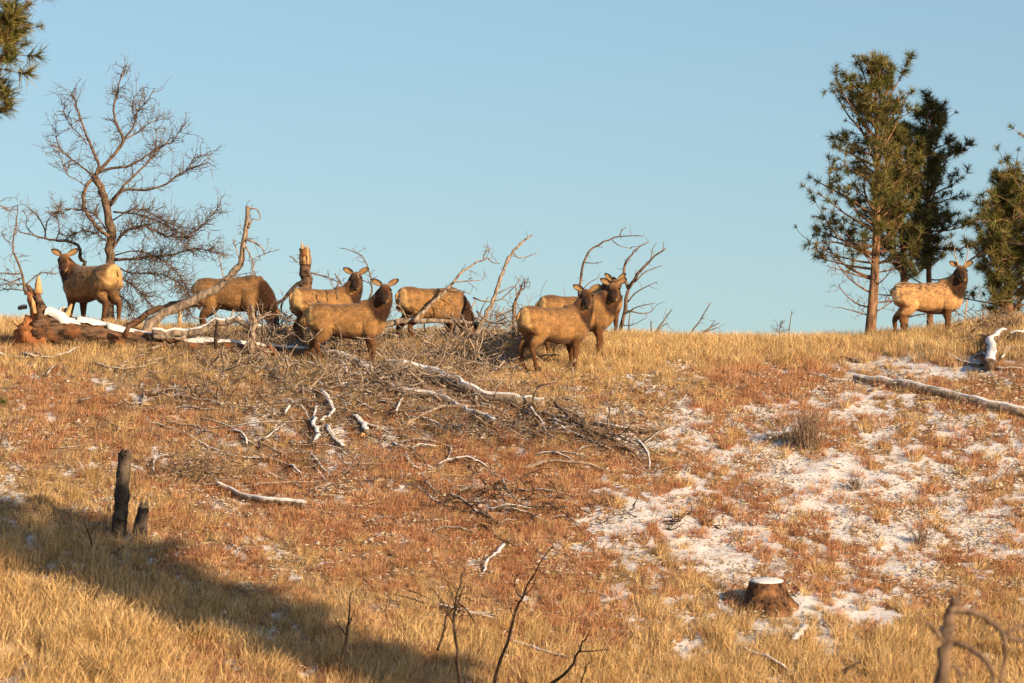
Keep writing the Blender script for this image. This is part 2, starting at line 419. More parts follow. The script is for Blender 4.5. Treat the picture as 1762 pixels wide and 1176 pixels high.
# ------------------------------------------------------------------ grass
def blade_clump(name, mat, nb, h, spread, lean, seed, wid=.006, curl=.6, segs=2, fork=0):
    rng = np.random.default_rng(seed); mb = MB()
    for i in range(nb):
        a = rng.uniform(0, 2 * np.pi); rad = spread * math.sqrt(rng.random())
        p = np.array([math.cos(a) * rad, math.sin(a) * rad, -.02])
        hh = h * rng.uniform(.45, 1.15); out = np.array([math.cos(a), math.sin(a), 0]) * rng.uniform(.1, 1) * curl + np.array(lean) + rng.normal(0, .18, 3)
        d = nrm(np.array([0, 0, 1.]) + out * .55); s = nrm(np.cross(d, rng.normal(0, 1, 3))) * wid * rng.uniform(.7, 1.3)
        pts = [p]
        for k in range(segs):
            d = nrm(d + out * .5 * (k + .3) / segs + np.array([0, 0, -.22 * k])); pts.append(pts[-1] + d * hh / segs)
        v = []
        for k, q in enumerate(pts):
            wk = 1 - .85 * k / segs; v += [q - s * wk, q + s * wk]
        bc = np.full(3, rng.choice([.45, .7, .95, 1.15, 1.3]) * rng.uniform(.85, 1.1)); mb.add(v, [(2 * k, 2 * k + 1, 2 * k + 3, 2 * k + 2) for k in range(segs)], bc)
        for j in range(fork):
            k = rng.integers(1, segs + 1); q = pts[k - 1] + (pts[k] - pts[k - 1]) * rng.random()
            e = q + (nrm(rng.normal(0, 1, 3) + np.array([0, 0, .9]))) * hh * rng.uniform(.15, .4)
            mb.add([q - s * .6, q + s * .6, e], [(0, 1, 2)], bc)
    me = mb.mesh(name, smooth=False, col=True); me.materials.append(mat)
    return bpy.data.objects.new(name, me)
def scatter(name, label, cat, pts, rots, scl, protos):
    me = bpy.data.meshes.new(name); me.from_pydata(pts.tolist(), [], [])
    a = me.attributes.new('rot', 'FLOAT_VECTOR', 'POINT'); a.data.foreach_set('vector', rots.astype(np.float32).ravel())
    a = me.attributes.new('scl', 'FLOAT_VECTOR', 'POINT'); a.data.foreach_set('vector', scl.astype(np.float32).ravel())
    a = me.attributes.new('pick', 'INT', 'POINT'); a.data.foreach_set('value', np.random.default_rng(1).integers(0, len(protos), len(pts)).astype(np.int32))
    o = bpy.data.objects.new(name, me); C.objects.link(o); tag(o, label, cat, kind='stuff')
    ng = bpy.data.node_groups.new(name, 'GeometryNodeTree')
    ng.interface.new_socket('Geometry', in_out='INPUT', socket_type='NodeSocketGeometry')
    ng.interface.new_socket('Geometry', in_out='OUTPUT', socket_type='NodeSocketGeometry')
    gi = ng.nodes.new('NodeGroupInput'); go = ng.nodes.new('NodeGroupOutput')
    ip = ng.nodes.new('GeometryNodeInstanceOnPoints'); ng.links.new(gi.outputs[0], ip.inputs['Points'])
    j = ng.nodes.new('GeometryNodeGeometryToInstance')
    for p in reversed(protos):
        oi = ng.nodes.new('GeometryNodeObjectInfo'); oi.inputs['Object'].default_value = p; ng.links.new(oi.outputs['Geometry'], j.inputs[0])
    ng.links.new(j.outputs[0], ip.inputs['Instance']); ip.inputs['Pick Instance'].default_value = True
    for nm, typ, sock in (('pick', 'INT', 'Instance Index'), ('rot', 'FLOAT_VECTOR', 'Rotation'), ('scl', 'FLOAT_VECTOR', 'Scale')):
        n = ng.nodes.new('GeometryNodeInputNamedAttribute'); n.data_type = typ; n.inputs[0].default_value = nm
        ng.links.new(n.outputs[0], ip.inputs[sock])
    ng.links.new(ip.outputs[0], go.inputs[0])
    o.modifiers.new('grass', 'NODES').node_group = ng
    return o
def sow(n, seed, prob, smin, smax, hgt):
    rng = np.random.default_rng(seed)
    n = int(n * 1.26); y = 70 + 35 * rng.random(n); x = (rng.random(n) * 2 - 1) * (.118 * y + 3.4)
    z = ground(x, y); s, r, px, py = masks(x, y, z)
    keep = rng.random(n) < prob(s, r, px, py, x, y)
    x, y, z, s, r, px, py = (q[keep] for q in (x, y, z, s, r, px, py)); k = len(x)
    rot = np.stack([rng.normal(0, .12, k), rng.normal(0, .12, k), rng.uniform(-.7, .7, k)], 1)
    sc = rng.uniform(smin, smax, k) * hgt(s, r, px, py, x, y)
    sc = np.stack([sc * rng.uniform(.85, 1.2, k), sc * rng.uniform(.85, 1.2, k), sc], 1)
    return np.stack([x, y, z], 1), rot, sc
def tall(s, r, px, py, x, y):     # grass stands taller along the crest and down in the hollow
    t = .62 + .5 * smooth(660, 600, py) + .75 * smooth(780, 980, py) * smooth(520, 150, px) + .6 * smooth(1000, 1130, py)
    t = t + .35 * np.exp(-(((px - 1160) / 130) ** 2 + ((py - 1000) / 60) ** 2))
    return t * (1 - .45 * s)
straw = [blade_clump('straw_tuft', M_straw, 20, .25, .09, (.12 + .1 * (i - 2), -.06, 0), 11 + i, .0042, .75, segs=2, fork=1) for i in range(5)]
redg = [blade_clump('red_tuft', M_red, 24, .15, .09, (.25, -.12, 0), 31 + i, .0048, 1.1, segs=2, fork=1) for i in range(5)]
forb = [blade_clump('forb_tuft', M_forb, 12, .19, .12, (.1, 0, 0), 51 + i, .004, .7, segs=2, fork=3) for i in range(3)]
GREY = [(520, 650, 230, 45, 1.), (680, 640, 180, 50, .7), (420, 720, 250, 60, .5), (1680, 600, 120, 40, .9), (1700, 560, 80, 30, .8), (250, 640, 150, 25, .5), (620, 760, 260, 60, .3)]
def mid(py, px): return smooth(625, 680, py) * smooth(1130, 960, py)      # thinner cover on the middle of the slope
scatter('straw_grass', 'pale straw coloured dry grass covering the slope and its crest', 'grass',
        *sow(105000, 5, lambda s, r, px, py, x, y: (1 - .78 * r) * (1 - .95 * smooth(.15, .7, s)) * (1 - .45 * mid(py, px)) * (.35 + .65 * smooth(.38, .62, fbm(x * 2.2, y * 1.6, 7, 3))), .6, 1.35, tall), straw)
scatter('rusty_grass', 'rust red low bunch grass growing in patches between the snow', 'grass',
        *sow(105000, 6, lambda s, r, px, py, x, y: smooth(.2, .75, r) * (1 - .93 * smooth(.2, .7, s)) * (.3 + .6 * smooth(.35, .6, fbm(x * 2.6, y * 1.8, 17, 3))), .55, 1.4, lambda *a: .75 + .25 * tall(*a)), redg)
scatter('dead_forbs', 'grey brown dead weed stems standing around the fallen timber', 'weeds',
        *sow(46000, 7, lambda s, r, px, py, x, y: np.clip(blobs(GREY, px, py) + .12, 0, 1) * (1 - .7 * s), .6, 1.3, lambda *a: .8 + 0 * a[0]), forb)
bunch = [blade_clump('bunch', M_red, 70, .27, .10, (.22, -.15, 0), 71 + k, .0048, 1.5, segs=3, fork=0) for k in range(3)] + [blade_clump('bunch', M_straw, 60, .30, .08, (.2, -.1, 0), 75, .0045, 1.2, segs=3)]
scatter('bunch_grass', 'rounded rusty bunches of grass standing out of the snow at right', 'grass',
        *sow(9000, 8, lambda s, r, px, py, x, y: mid(py, px) * (.10 + .22 * smooth(.3, .8, r)) * smooth(1100, 1250, px) + .05 * mid(py, px), .55, 1.25, lambda *a: 1 + 0 * a[0]), bunch)
def litter(name, mat, seed, n=9):
    rng = np.random.default_rng(seed); mb = MB()
    for k in range(n):
        c = np.array([rng.normal(0, .10), rng.normal(0, .10), rng.uniform(.006, .05)]); a = rng.normal(-.6, .5); L = rng.uniform(.03, .11)
        d = np.array([math.cos(a), math.sin(a), rng.normal(0, .2)]) * L; sd_ = nrm(np.cross(d, [rng.normal(0, .5), rng.normal(0, .5), 1])) * rng.uniform(.003, .007)
        m_ = c + np.array([0, 0, rng.uniform(0, .02)]); bc = np.full(3, rng.choice([.2, .4, .7, 1.0, 1.3])); mb.add([c - d - sd_ * .4, c - d + sd_ * .4, m_ + sd_, m_ - sd_, c + d], [(0, 1, 2, 3), (3, 2, 4)], bc)
    me = mb.mesh(name, smooth=False, col=True); me.materials.append(mat); return bpy.data.objects.new(name, me)
lit_p = [litter('litter', (M_red, M_forb, M_straw)[k % 3], 80 + k) for k in range(6)]
scatter('grass_litter', 'fallen blades and bits of stem lying flat on the snow and soil', 'grass litter',
        *sow(60000, 9, lambda s, r, px, py, x, y: mid(py, px) * (.42 - .30 * s), .7, 1.3, lambda *a: 1 + 0 * a[0]), lit_p)
def dust(seed):
    rng = np.random.default_rng(seed); mb = MB()
    for k in range(8):
        c = np.array([rng.normal(0, .13), rng.normal(0, .07), rng.uniform(.005, .075)]); n = 7; th = np.arange(n) * 2 * np.pi / n; r = rng.uniform(.006, .022); oa = rng.normal(-.5, .5)
        e = r * rng.uniform(.5, 1.3, n); u_ = np.cos(th) * e * 3.2; w_ = np.sin(th) * e; ring = np.stack([u_ * math.cos(oa) - w_ * math.sin(oa), u_ * math.sin(oa) + w_ * math.cos(oa), rng.normal(0, .008, n)], 1) + c
        mb.add(np.vstack([ring, [c + np.array([0, 0, .010])], [c - np.array([0, 0, .012])]]), [(i, (i + 1) % n, n) for i in range(n)] + [((i + 1) % n, i, n + 1) for i in range(n)])
    me = mb.mesh('snow_bit', smooth=True); me.materials.append(M_frost); return bpy.data.objects.new('snow_bit', me)
scatter('snow_dusting', 'crumbs of thin snow caught on the grass and weeds', 'snow',
        *sow(30000, 10, lambda s, r, px, py, x, y: np.clip(mid(py, px) * (.08 + .75 * smooth(.42, .62, fbm(x * 1.2, y * .9, 91, 3))) * (.16 + 1.5 * s * (1 - .75 * smooth(.45, .9, s))), 0, 1) + .03 * smooth(590, 620, py), .6, 1.4, lambda *a: 1 + 0 * a[0]), [dust(k) for k in range(4)])

# ================================================================== elk
TAN, BACK, NECK, HEADC, LEG, CREAM, BELLY = map(np.array, ((.30, .158, .060), (.125, .060, .023), (.048, .020, .008), (.085, .036, .012), (.125, .056, .020), (.52, .32, .13), (.085, .038, .014)))
def loft(mb, secs, sides=14):
    """secs: (centre, half height vector, half width vector)"""
    th = np.arange(sides) * 2 * np.pi / sides; v = []
    for c, hv, wv in secs:
        for a in th: v.append(np.array(c) + np.sin(a) * np.array(hv) + np.cos(a) * np.array(wv))
    n = len(secs); f = []
    for i in range(n - 1):
        for k in range(sides):
            a = i * sides + k; b = i * sides + (k + 1) % sides
            f.append((a, a + sides, b + sides, b))
    f.append(tuple(range(sides))); f.append(tuple(range((n - 1) * sides, n * sides))[::-1])
    mb.add(v, f)
def chain(mb, pts, rx, ry=None, sides=12, sub=3):
    p = resample(pts, sub); k = np.linspace(0, 1, len(p)); kk = np.linspace(0, 1, len(rx))
    a = np.interp(k, kk, rx); b = np.interp(k, kk, ry if ry is not None else rx)
    T = np.gradient(p, axis=0); T /= np.linalg.norm(T, axis=1)[:, None]
    secs = []
    for i in range(len(p)):
        w_ = nrm(np.cross([0, 1, 0.], T[i])); w_ = nrm(np.cross(T[i], [0, 1, 0.])); s = nrm(np.cross(w_, T[i]))
        secs.append((p[i], w_ * a[i], s * b[i]))
    loft(mb, secs, sides); return p
def rotv(v, yaw): c, s = math.cos(yaw), math.sin(yaw); return np.array([v[0] * c - v[1] * s, v[0] * s + v[1] * c, v[2]])

def make_elk(label, px, py, yaw, scale=1.0, head='look', seed=0, neck=None, look=(0, -1, -.78), legs=(0, 0, 0, 0), bull=False, dark=1.0, dY=0, hump=0, group='elk standing along the crest', ear_up=.45):
    rng = np.random.default_rng(seed); yaw = R(yaw)
    pos = hit(px, py); pos[1] += dY
    if dY: pos[0] *= (pos[1] / (pos[1] - dY))
    pos[2] = float(ground(pos[0], pos[1])) - .01
    root = tag(empty('elk', pos, yaw), label, 'elk', group); root.scale = (scale,) * 3
    mb = MB(); Y_ = np.array([0, 1., 0]); Z_ = np.array([0, 0, 1.])
    # trunk
    S = [(-.905, 1.06, .05, .04), (-.88, 1.06, .15, .12), (-.81, 1.06, .255, .20), (-.70, 1.045, .315, .25), (-.56, 1.02, .35, .285), (-.36, 1.005, .335, .275), (-.12, .98, .36, .305), (.12, .97, .39, .31),
         (.34, .985, .40, .275), (.50, 1.01, .405 + hump, .24), (.64, 1.01, .35, .22), (.75, .99, .24, .16), (.82, .97, .08, .07)]
    loft(mb, [((x, 0, z), Z_ * h, Y_ * w_) for x, z, h, w_ in S], 18)
    # neck and head
    if head == 'graze':
        NP = neck or [(.46, 0, 1.10), (.74, 0, .92), (.96, 0, .68), (1.08, 0, .48)]
        d = nrm(np.array([.30, 0, -1.]))
    else:
        NP = neck or [(.44, 0, 1.10), (.62, 0, 1.24), (.74, 0, 1.45), (.79, 0, 1.62)]
        d = nrm(rotv(np.array(look, float), -yaw))
    NPa = np.array(NP, float)
    chain(mb, NP, [.38, .30, .22, .165], [.22, .18, .15, .132], 14, 4)
    poll = NPa[-1] + (np.array([0, 0, .02]) if head != 'graze' else 0)
    # head frame
    side = nrm(np.cross(d, Z_)) if abs(d[2]) < .98 else Y_
    upv = nrm(np.cross(side, d))
    if head == 'graze': side = Y_; upv = nrm(np.cross(d, side)) * (1 if np.cross(d, side)[0] > 0 else -1)
    H = [(-.11, .06, .06), (-.07, .12, .11), (.02, .155, .145), (.11, .15, .142), (.20, .12, .108), (.29, .095, .084), (.38, .08, .074), (.44, .060, .056), (.47, .027, .025)]
    head_o = poll + upv * .03
    loft(mb, [(head_o + d * t - upv * (.02 + .05 * max(0, t - .05)), upv * h, side * w_) for t, h, w_ in H], 14)
    # legs: front left/right, hind left/right
    labs = []
    for i, (fx, sgn) in enumerate(((1, 1), (1, -1), (0, 1), (0, -1))):
        o = legs[i]; y = sgn * .145
        if fx:
            L = [(.46, y * 1.05, 1.04), (.44, y * 1.2, .82), (.45 + o * .4, y, .60), (.47 + o * .75, y, .42), (.46 + o * .95, y, .22), (.455 + o, y, .10), (.48 + o, y, .0)]
            rx = [.24, .175, .10, .068, .044, .044, .056]; ry = [.155, .13, .08, .058, .042, .042, .05]
        else:
            L = [(-.60, y * .95, 1.04), (-.50, y * 1.2, .86), (-.52 + o * .3, y, .68), (-.70 + o * .6, y, .50), (-.67 + o * .85, y, .28), (-.64 + o, y, .11), (-.61 + o, y, .0)]
            rx = [.30, .265, .155, .080, .051, .046, .056]; ry = [.16, .16, .105, .062, .045, .042, .05]
        labs.append(chain(mb, L, rx, ry, 12, 3))
    me = mb.mesh('raw'); tmp = bpy.data.objects.new('raw', me); C.objects.link(tmp)
    md = tmp.modifiers.new('r', 'REMESH'); md.mode = 'VOXEL'; md.voxel_size = .019; md.use_smooth_shade = True
    ms = tmp.modifiers.new('s', 'SMOOTH'); ms.factor = .5; ms.iterations = 5
    dg = bpy.context.evaluated_depsgraph_get(); body = bpy.data.meshes.new_from_object(tmp.evaluated_get(dg))
    bpy.data.objects.remove(tmp); bpy.data.meshes.remove(me)
    n = len(body.vertices); V = np.zeros(n * 3); body.vertices.foreach_get('co', V); V = V.reshape(-1, 3)
    x, y, z = V.T
    # coat pattern
    col = TAN[None] * np.ones((n, 1)); nz = fbm(x * 5 + seed * 3.1, z * 5 + y * 4, seed, 3)[:, None] - .5
    def blend(c, m): 
        nonlocal col
        m = np.clip(m, 0, 1)[:, None]; col = col * (1 - m) + c[None] * m
    blend(BACK, smooth(1.12, 1.36, z + .25 * nz[:, 0]) * .75)
    blend(BELLY, smooth(.74, .63, z + .1 * nz[:, 0]) * smooth(-.5, -.3, x) * .85)
    blend(LEG, smooth(.78, .58, z + .12 * nz[:, 0] + .08 * smooth(0, -.5, x)))
    blend(LEG * .8, smooth(.60, .40, z) * .4)
    # rump
    rump = smooth(-.70, -.78, x + .10 * nz[:, 0] + .35 * np.maximum(0, .93 - z)) * smooth(.74, .86, z)
    blend(CREAM, rump)
    blend(BELLY, smooth(.035, .012, np.abs(y)) * smooth(-.80, -.84, x) * smooth(1.02, .95, z) * .8)
    blend(BELLY * .8, smooth(-.48, -.56, x) * smooth(.62, .70, z) * smooth(.92, .84, z) * smooth(-.60, -.68, x) * .5)
    # neck and head
    dn = np.full(n, 9.); PN = resample(NPa, 4)
    for k in range(len(PN)): dn = np.minimum(dn, np.linalg.norm(V - PN[k], axis=1) - np.interp(k / (len(PN) - 1), [0, .4, 1], [.24, .33, .21]))
    fwd = smooth(.44, .56, x + .30 * (z - 1.15) + .12 * nz[:, 0]) if head != 'graze' else smooth(.56, .72, x + .1 * nz[:, 0])
    nm = smooth(.09, .0, dn + .06 * nz[:, 0]) * fwd * smooth(.72, .85, z + (1 if head == 'graze' else 0))
    blend(NECK * dark, nm)
    hd = V - head_o; ht = hd @ d; hs = np.abs(hd @ side); hu = hd @ upv
    hm = smooth(.20, .14, np.sqrt(hs ** 2 + hu ** 2) * .82) * smooth(-.14, -.06, ht) * smooth(.54, .49, ht)
    blend(HEADC * dark, hm)
    blend(np.array([.21, .095, .032]) * dark, hm * smooth(.14, .02, ht) * smooth(.0, .07, hu))                       # crown and forehead
    blend(np.array([.13, .062, .024]) * dark, hm * smooth(.04, .10, hs) * smooth(.0, .06, ht) * smooth(.26, .18, ht) * .8)    # cheeks
    blend(NECK * .55, hm * smooth(.13, .22, ht) * smooth(.09, .05, hs) * smooth(-.05, .0, hu) * .9)          # bridge of the nose
    blend(NECK * .5, hm * smooth(.05, .08, ht) * smooth(.17, .14, ht) * smooth(.07, .10, hs) * .8)                   # round the eyes
    blend(CREAM * 1.1, smooth(.32, .37, ht) * smooth(.50, .47, ht) * smooth(-.015, -.04, hu) * smooth(-.17, -.14, hu) * smooth(.12, .09, hs) * .85)
    if bull: col = np.where((col > .16).any(1)[:, None], col * np.array([1.8, 1.9, 2.1]), col)
    # coat roughness
    col = np.clip(col * (1 + .5 * nz), 0, 1)
    nor = np.zeros(n * 3); body.vertices.foreach_get('normal', nor); nor = nor.reshape(-1, 3)
    V2 = V + nor * ((fbm(x * 14 + y * 9, z * 14 - y * 7, seed + 5, 3) - .5) * .014 * (1 + .8 * nm))[:, None]
    body.vertices.foreach_set('co', V2.ravel()); set_col(body, col); body.update()
    body.materials.clear(); body.materials.append(M_coat_spot if bull else M_coat_fleck if seed in (1, 2, 4, 6) else M_coat)
    bo = bpy.data.objects.new('body', body); C.objects.link(bo); bo.parent = root
    # short winter fur
    nf = len(body.polygons); cen = np.zeros(nf * 3); body.polygons.foreach_get('center', cen); cen = cen.reshape(-1, 3)
    fn = np.zeros(nf * 3); body.polygons.foreach_get('normal', fn); fn = fn.reshape(-1, 3)
    vi = np.array([p.vertices[0] for p in body.polygons]); pick = rng.permutation(nf)[:4200]; pick = pick[cen[pick][:, 2] > .5]
    c_, n_, q_ = cen[pick], fn[pick], vi[pick]; isn = nm[q_]
    flow = np.array([-.8, 0, -.6]) + rng.normal(0, .35, (len(pick), 3)); flow[isn > .4] = np.array([-.2, 0, -1.]) + rng.normal(0, .35, (int((isn > .4).sum()), 3))
    flow -= n_ * (flow * n_).sum(1)[:, None]; flow /= np.linalg.norm(flow, axis=1)[:, None] + 1e-6
    ln = (.024 + .045 * isn) * (1 - .75 * hm[q_]) * rng.uniform(.6, 1.4, len(pick)); tip = c_ + (flow * .85 + n_ * (.20 + .20 * isn)[:, None]) * ln[:, None]
    sd_ = np.cross(n_, flow); hw = .006
    fv = np.stack([c_ - sd_ * hw - n_ * .004, c_ + sd_ * hw - n_ * .004, tip], 1).reshape(-1, 3)
    fm = bpy.data.meshes.new('fur'); fm.from_pydata(fv.tolist(), [], [(3 * i, 3 * i + 1, 3 * i + 2) for i in range(len(pick))])
    set_col(fm, np.repeat(np.clip(col[q_] * rng.uniform(.75, 1.3, (len(pick), 1)), 0, 1), 3, axis=0)); fm.materials.append(body.materials[0])
    fo = bpy.data.objects.new('fur', fm); C.objects.link(fo); fo.parent = root; tag(fo, kind='stuff')
    # ears
    for sgn in (1, -1):
        b0 = head_o + side * sgn * .075 + upv * .075 - d * .045
        ax = nrm(side * sgn + np.array([0, 0, ear_up]) + upv * .1); fd = nrm(np.array([d[0], d[1], .12])) if head != 'graze' else upv; face = nrm(fd + side * sgn * .12 - ax * np.dot(fd, ax)); wv = nrm(np.cross(ax, face))
        mbe = MB(); v = []; cc = []; L = .245
        prof_ = [(.0, .036), (.15, .056), (.35, .064), (.55, .066), (.75, .052), (.9, .034), (1.0, .005)]
        for lay in (0, 1):
            for t_, w_ in prof_:
                for k in range(-2, 3):
                    a = k / 2; cup = .045 * (a * a) * (1 - t_ * .5) - .02
                    v.append(b0 + ax * L * t_ + wv * w_ * a + face * (cup + (-.012 if lay else 0)))
                    edge = abs(a) > .9 or t_ > .85
                    cc.append(HEADC * .7 if lay else (NECK if edge else np.array([.33, .20, .09])))
        f = []
        for lay in (0, 1):
            for i in range(6):
                for k in range(4):
                    a = lay * 35 + i * 5 + k; q = (a, a + 1, a + 6, a + 5); f.append(q if lay == 0 else q[::-1])
        for i in range(6):
            for k in (0, 4):
                a = i * 5 + k; f.append((a, a + 5, a + 40, a + 35))
        mbe.add(v, f, np.array(cc)); mbe.build('ear', M_coat, root, col=True)
        # eye
        ey = MB(); ec = head_o + d * .11 + side * sgn * .128 + upv * .045
        loft(ey, [(ec + np.array([0, 0, .022 * math.sin(a)]), d * .024 * max(.05, math.cos(a)), side * .02 * max(.05, math.cos(a))) for a in np.linspace(-1.5, 1.5, 6)], 8)
        ey.build('eye', M_eye, root)
    ns = MB(); nc = head_o + d * .445 - upv * .04
    loft(ns, [(nc + d * t, upv * h, side * w_) for t, h, w_ in ((-.03, .040, .050), (0, .043, .052), (.02, .035, .043), (.032, .014, .018))], 10); ns.build('nose', M_nose, root)
    for p in labs:
        hb = MB(); e = p[-1]
        for q in (.022, -.022):
            loft(hb, [((e[0] + .005, e[1] + q, .075), (.05, 0, 0), (0, .02, 0)), ((e[0] + .03, e[1] + q, .0), (.062, 0, 0), (0, .024, 0)), ((e[0] + .03, e[1] + q, -.01), (.06, 0, 0), (0, .022, 0))], 8)
        hb.build('hoof', M_hoof, root)
    tl = MB(); chain(tl, [(-.86, 0, 1.20), (-.915, 0, 1.14), (-.925, 0, 1.05)], [.03, .032, .012], [.04, .04, .015], 8, 3)
    tl.c = [np.tile(CREAM * .8, (len(q), 1)) for q in tl.v]; tl.build('tail', M_coat, root, col=True)
    if bull:
        for sgn in (1, -1):
            b0 = head_o + side * sgn * .07 + upv * .105 - d * .02
            k = np.array([0, 0, 1.]); an = MB()
            pp = [b0, b0 + k * .10 + side * sgn * .035, b0 + k * .26 + side * sgn * .085, b0 + k * .42 + side * sgn * .09 + d * .02, b0 + k * .52 + side * sgn * .07 + d * .04]
            p = resample(pp, 4); tube(an, p, np.linspace(.021, .006, len(p)), 8, .08, rng); an.build('antler', M_antler, root)
    return root

make_elk('elk seen from behind with its head turned back, beside the broken log end', 156, 560, 134, 1.07, seed=1, neck=[(.44, 0, 1.05), (.60, .04, 1.20), (.71, .08, 1.38), (.74, .12, 1.50)], look=(.0, -1, -.72), dark=1.5, legs=(.05, -.05, .06, -.1))
make_elk('elk grazing behind the leaning bare limb, its head hidden in the twigs', 398, 582, -14, 1.0, 'graze', 2, neck=[(.46, 0, 1.08), (.70, 0, .90), (.86, 0, .64), (.93, 0, .45)], legs=(.0, .06, -.04, .12))
make_elk('elk with head raised and pale rump, behind the cow at the front of the deadfall', 560, 602, 34, .98, seed=3, legs=(.04, -.04, .05, -.05))
make_elk('large elk cow standing broadside just behind the deadfall with its head to the camera', 598, 632, 2, 1.0, seed=4, legs=(.02, .1, -.08, .08))
make_elk('elk grazing rump first beside the arched limb with its head in the branches', 744, 600, 30, .98, 'graze', 5, neck=[(.46, 0, 1.08), (.70, 0, .88), (.86, 0, .62), (.93, 0, .42)], legs=(.08, -.05, -.1, .08))
make_elk('elk cow at the right end of the deadfall, standing in front of two others', 955, 640, 32, 1.01, seed=6, legs=(.04, -.06, -.06, .08))
make_elk('dark necked elk with shaggy back, half hidden behind the cow in front', 994, 617, 14, 1.0, seed=7, dark=1.25, neck=[(.44, 0, 1.08), (.62, 0, 1.22), (.76, 0, 1.38), (.80, 0, 1.50)], legs=(.1, -.04, .05, -.05), hump=.03)
make_elk('hindmost elk of which only the ears and crown show above another head', 1040, 600, -75, .95, seed=8, dY=2.6, neck=[(.44, 0, 1.08), (.66, 0, 1.18), (.84, 0, 1.20), (.92, 0, 1.22)], ear_up=.9)
make_elk('young spike antlered bull elk with mottled pale coat in front of the pines', 1599, 582, 4, .92, seed=9, bull=True, legs=(.02, -.06, -.16, .02), dark=.9)
# ================================================================== dead standing wood
TW = dict(per_m=7, L=.42, r=.011, depth=1)
def D(pts, r, Y=None, **k): return dict(pts=pts, r=r, Y=Y, **k)
Y = (102, 102)
wood('dead_tree', 'bare dead pine with a crown of tangled twigs, behind the elk turned backwards', 'dead tree', [
    D([(190, 572), (189, 520), (190, 470), (191, 430), (189, 395), (184, 360), (176, 330), (168, 312), (163, 303)], (.125, .075), Y, tw=.5),
    D([(163, 303), (170, 285), (160, 260), (150, 235), (140, 210), (133, 190), (128, 170), (123, 160)], (0.0400, .012), (102, 101.6)),
    D([(165, 302), (180, 284), (203, 257), (213, 238), (205, 224), (197, 200), (198, 172), (202, 158), (207, 138), (213, 117)], (0.0464, .011), (102, 102.3)),
    D([(213, 238), (228, 222), (235, 200), (238, 188), (252, 176), (266, 153)], (0.0240, .010), (102.2, 101.8)),
    D([(214, 240), (236, 229), (258, 212), (283, 203)], (0.0208, .009), (102.2, 102.6)),
    D([(232, 205), (228, 188), (230, 170), (240, 157)], (0.0160, .008), (102, 102.2)),
    D([(165, 298), (190, 290), (215, 288), (237, 278), (256, 266), (282, 250), (297, 245), (306, 230), (317, 213)], (0.0336, .010), (102, 101.5)),
    D([(186, 352), (207, 327), (232, 302), (258, 275), (268, 255), (268, 222)], (0.0336, .010), (102, 102.6)),
    D([(188, 356), (212, 328), (252, 327), (285, 317), (305, 303), (330, 290), (357, 280)], (0.0368, .012), (102, 101.4)),
    D([(325, 293), (330, 278), (340, 270), (354, 266)], (.016, .007), (101.5, 101.4)),
    D([(163, 303), (150, 318), (143, 340), (147, 362), (160, 382), (172, 395), (189, 408)], (0.0416, .045), (102, 101.8), tw=1.3),
    D([(160, 303), (140, 287), (125, 276), (108, 262), (98, 245), (96, 224)], (0.0240, .009), (102, 102.3)),
    D([(150, 250), (140, 235), (122, 215), (110, 195), (112, 180)], (0.0144, .007), (102, 101.9)),
    D([(150, 322), (135, 312), (115, 300), (108, 282), (103, 270)], (0.0144, .007), (102, 101.8)),
    D([(190, 432), (203, 414), (215, 398), (232, 393), (250, 390), (275, 401), (305, 409), (332, 401), (352, 384), (380, 352)], (0.0400, .010), (102, 101.2), tw=2.4),
    D([(195, 365), (230, 368), (270, 380), (300, 395), (325, 412)], (0.0240, .009), (102, 101.3), tw=2.4),
    D([(195, 447), (225, 446), (262, 442), (300, 437), (335, 428), (384, 438)], (0.0360, .010), (102, 101.2), tw=2.4),
    D([(193, 380), (228, 360), (262, 368), (290, 385), (335, 395)], (0.0192, .008), (102, 101.6)),
    D([(186, 402), (166, 372), (140, 362), (112, 360), (97, 368)], (0.0176, .007), (102, 101.9), tw=2.2),
    D([(188, 420), (165, 402), (140, 398), (115, 410)], (0.0144, .007), (102, 102.5), tw=2.4),
    D([(193, 470), (215, 482), (240, 500), (262, 530)], (0.0200, .008), (102, 101.3), tw=2.6),
    D([(193, 455), (225, 470), (265, 470), (300, 482), (330, 510)], (0.0200, .008), (102, 101.3), tw=2.6),
    D([(192, 500), (220, 520), (232, 550)], (0.0176, .008), (102, 101.5), tw=3),
    D([(196, 440), (240, 432), (290, 455), (318, 490), (326, 520), (320, 545)], (0.0176, .010), (102, 101.2), tw=2.2),
    ], M_dead, 1, dict(per_m=19, L=.48, r=.009, depth=1, wob=1.1, up=.25, along=.8, spread=.8), sides=7, tmat=M_dead)
wood('dead_sapling', 'thin leafless sapling with a vertical stem at the left edge of the crest', 'dead tree', [
    D([(45, 508), (42, 490), (37, 468), (26, 440), (22, 422), (26, 398), (30, 375), (30, 352)], (.038, .009), Y),
    D([(24, 420), (12, 415), (6, 408), (4, 398)], (.014, .006), Y), D([(38, 470), (20, 472), (0, 470), (-20, 478)], (.022, .01), Y),
    D([(40, 478), (20, 485), (0, 492)], (.018, .01), Y), D([(43, 490), (25, 488), (0, 480)], (.018, .008), Y), D([(44, 500), (10, 498), (-10, 505)], (.016, .008), Y),
    D([(42, 492), (70, 470), (95, 472), (110, 460)], (.016, .007), Y)], M_dead, 2, dict(per_m=9, L=.34, r=.009, depth=1, wob=1.2))
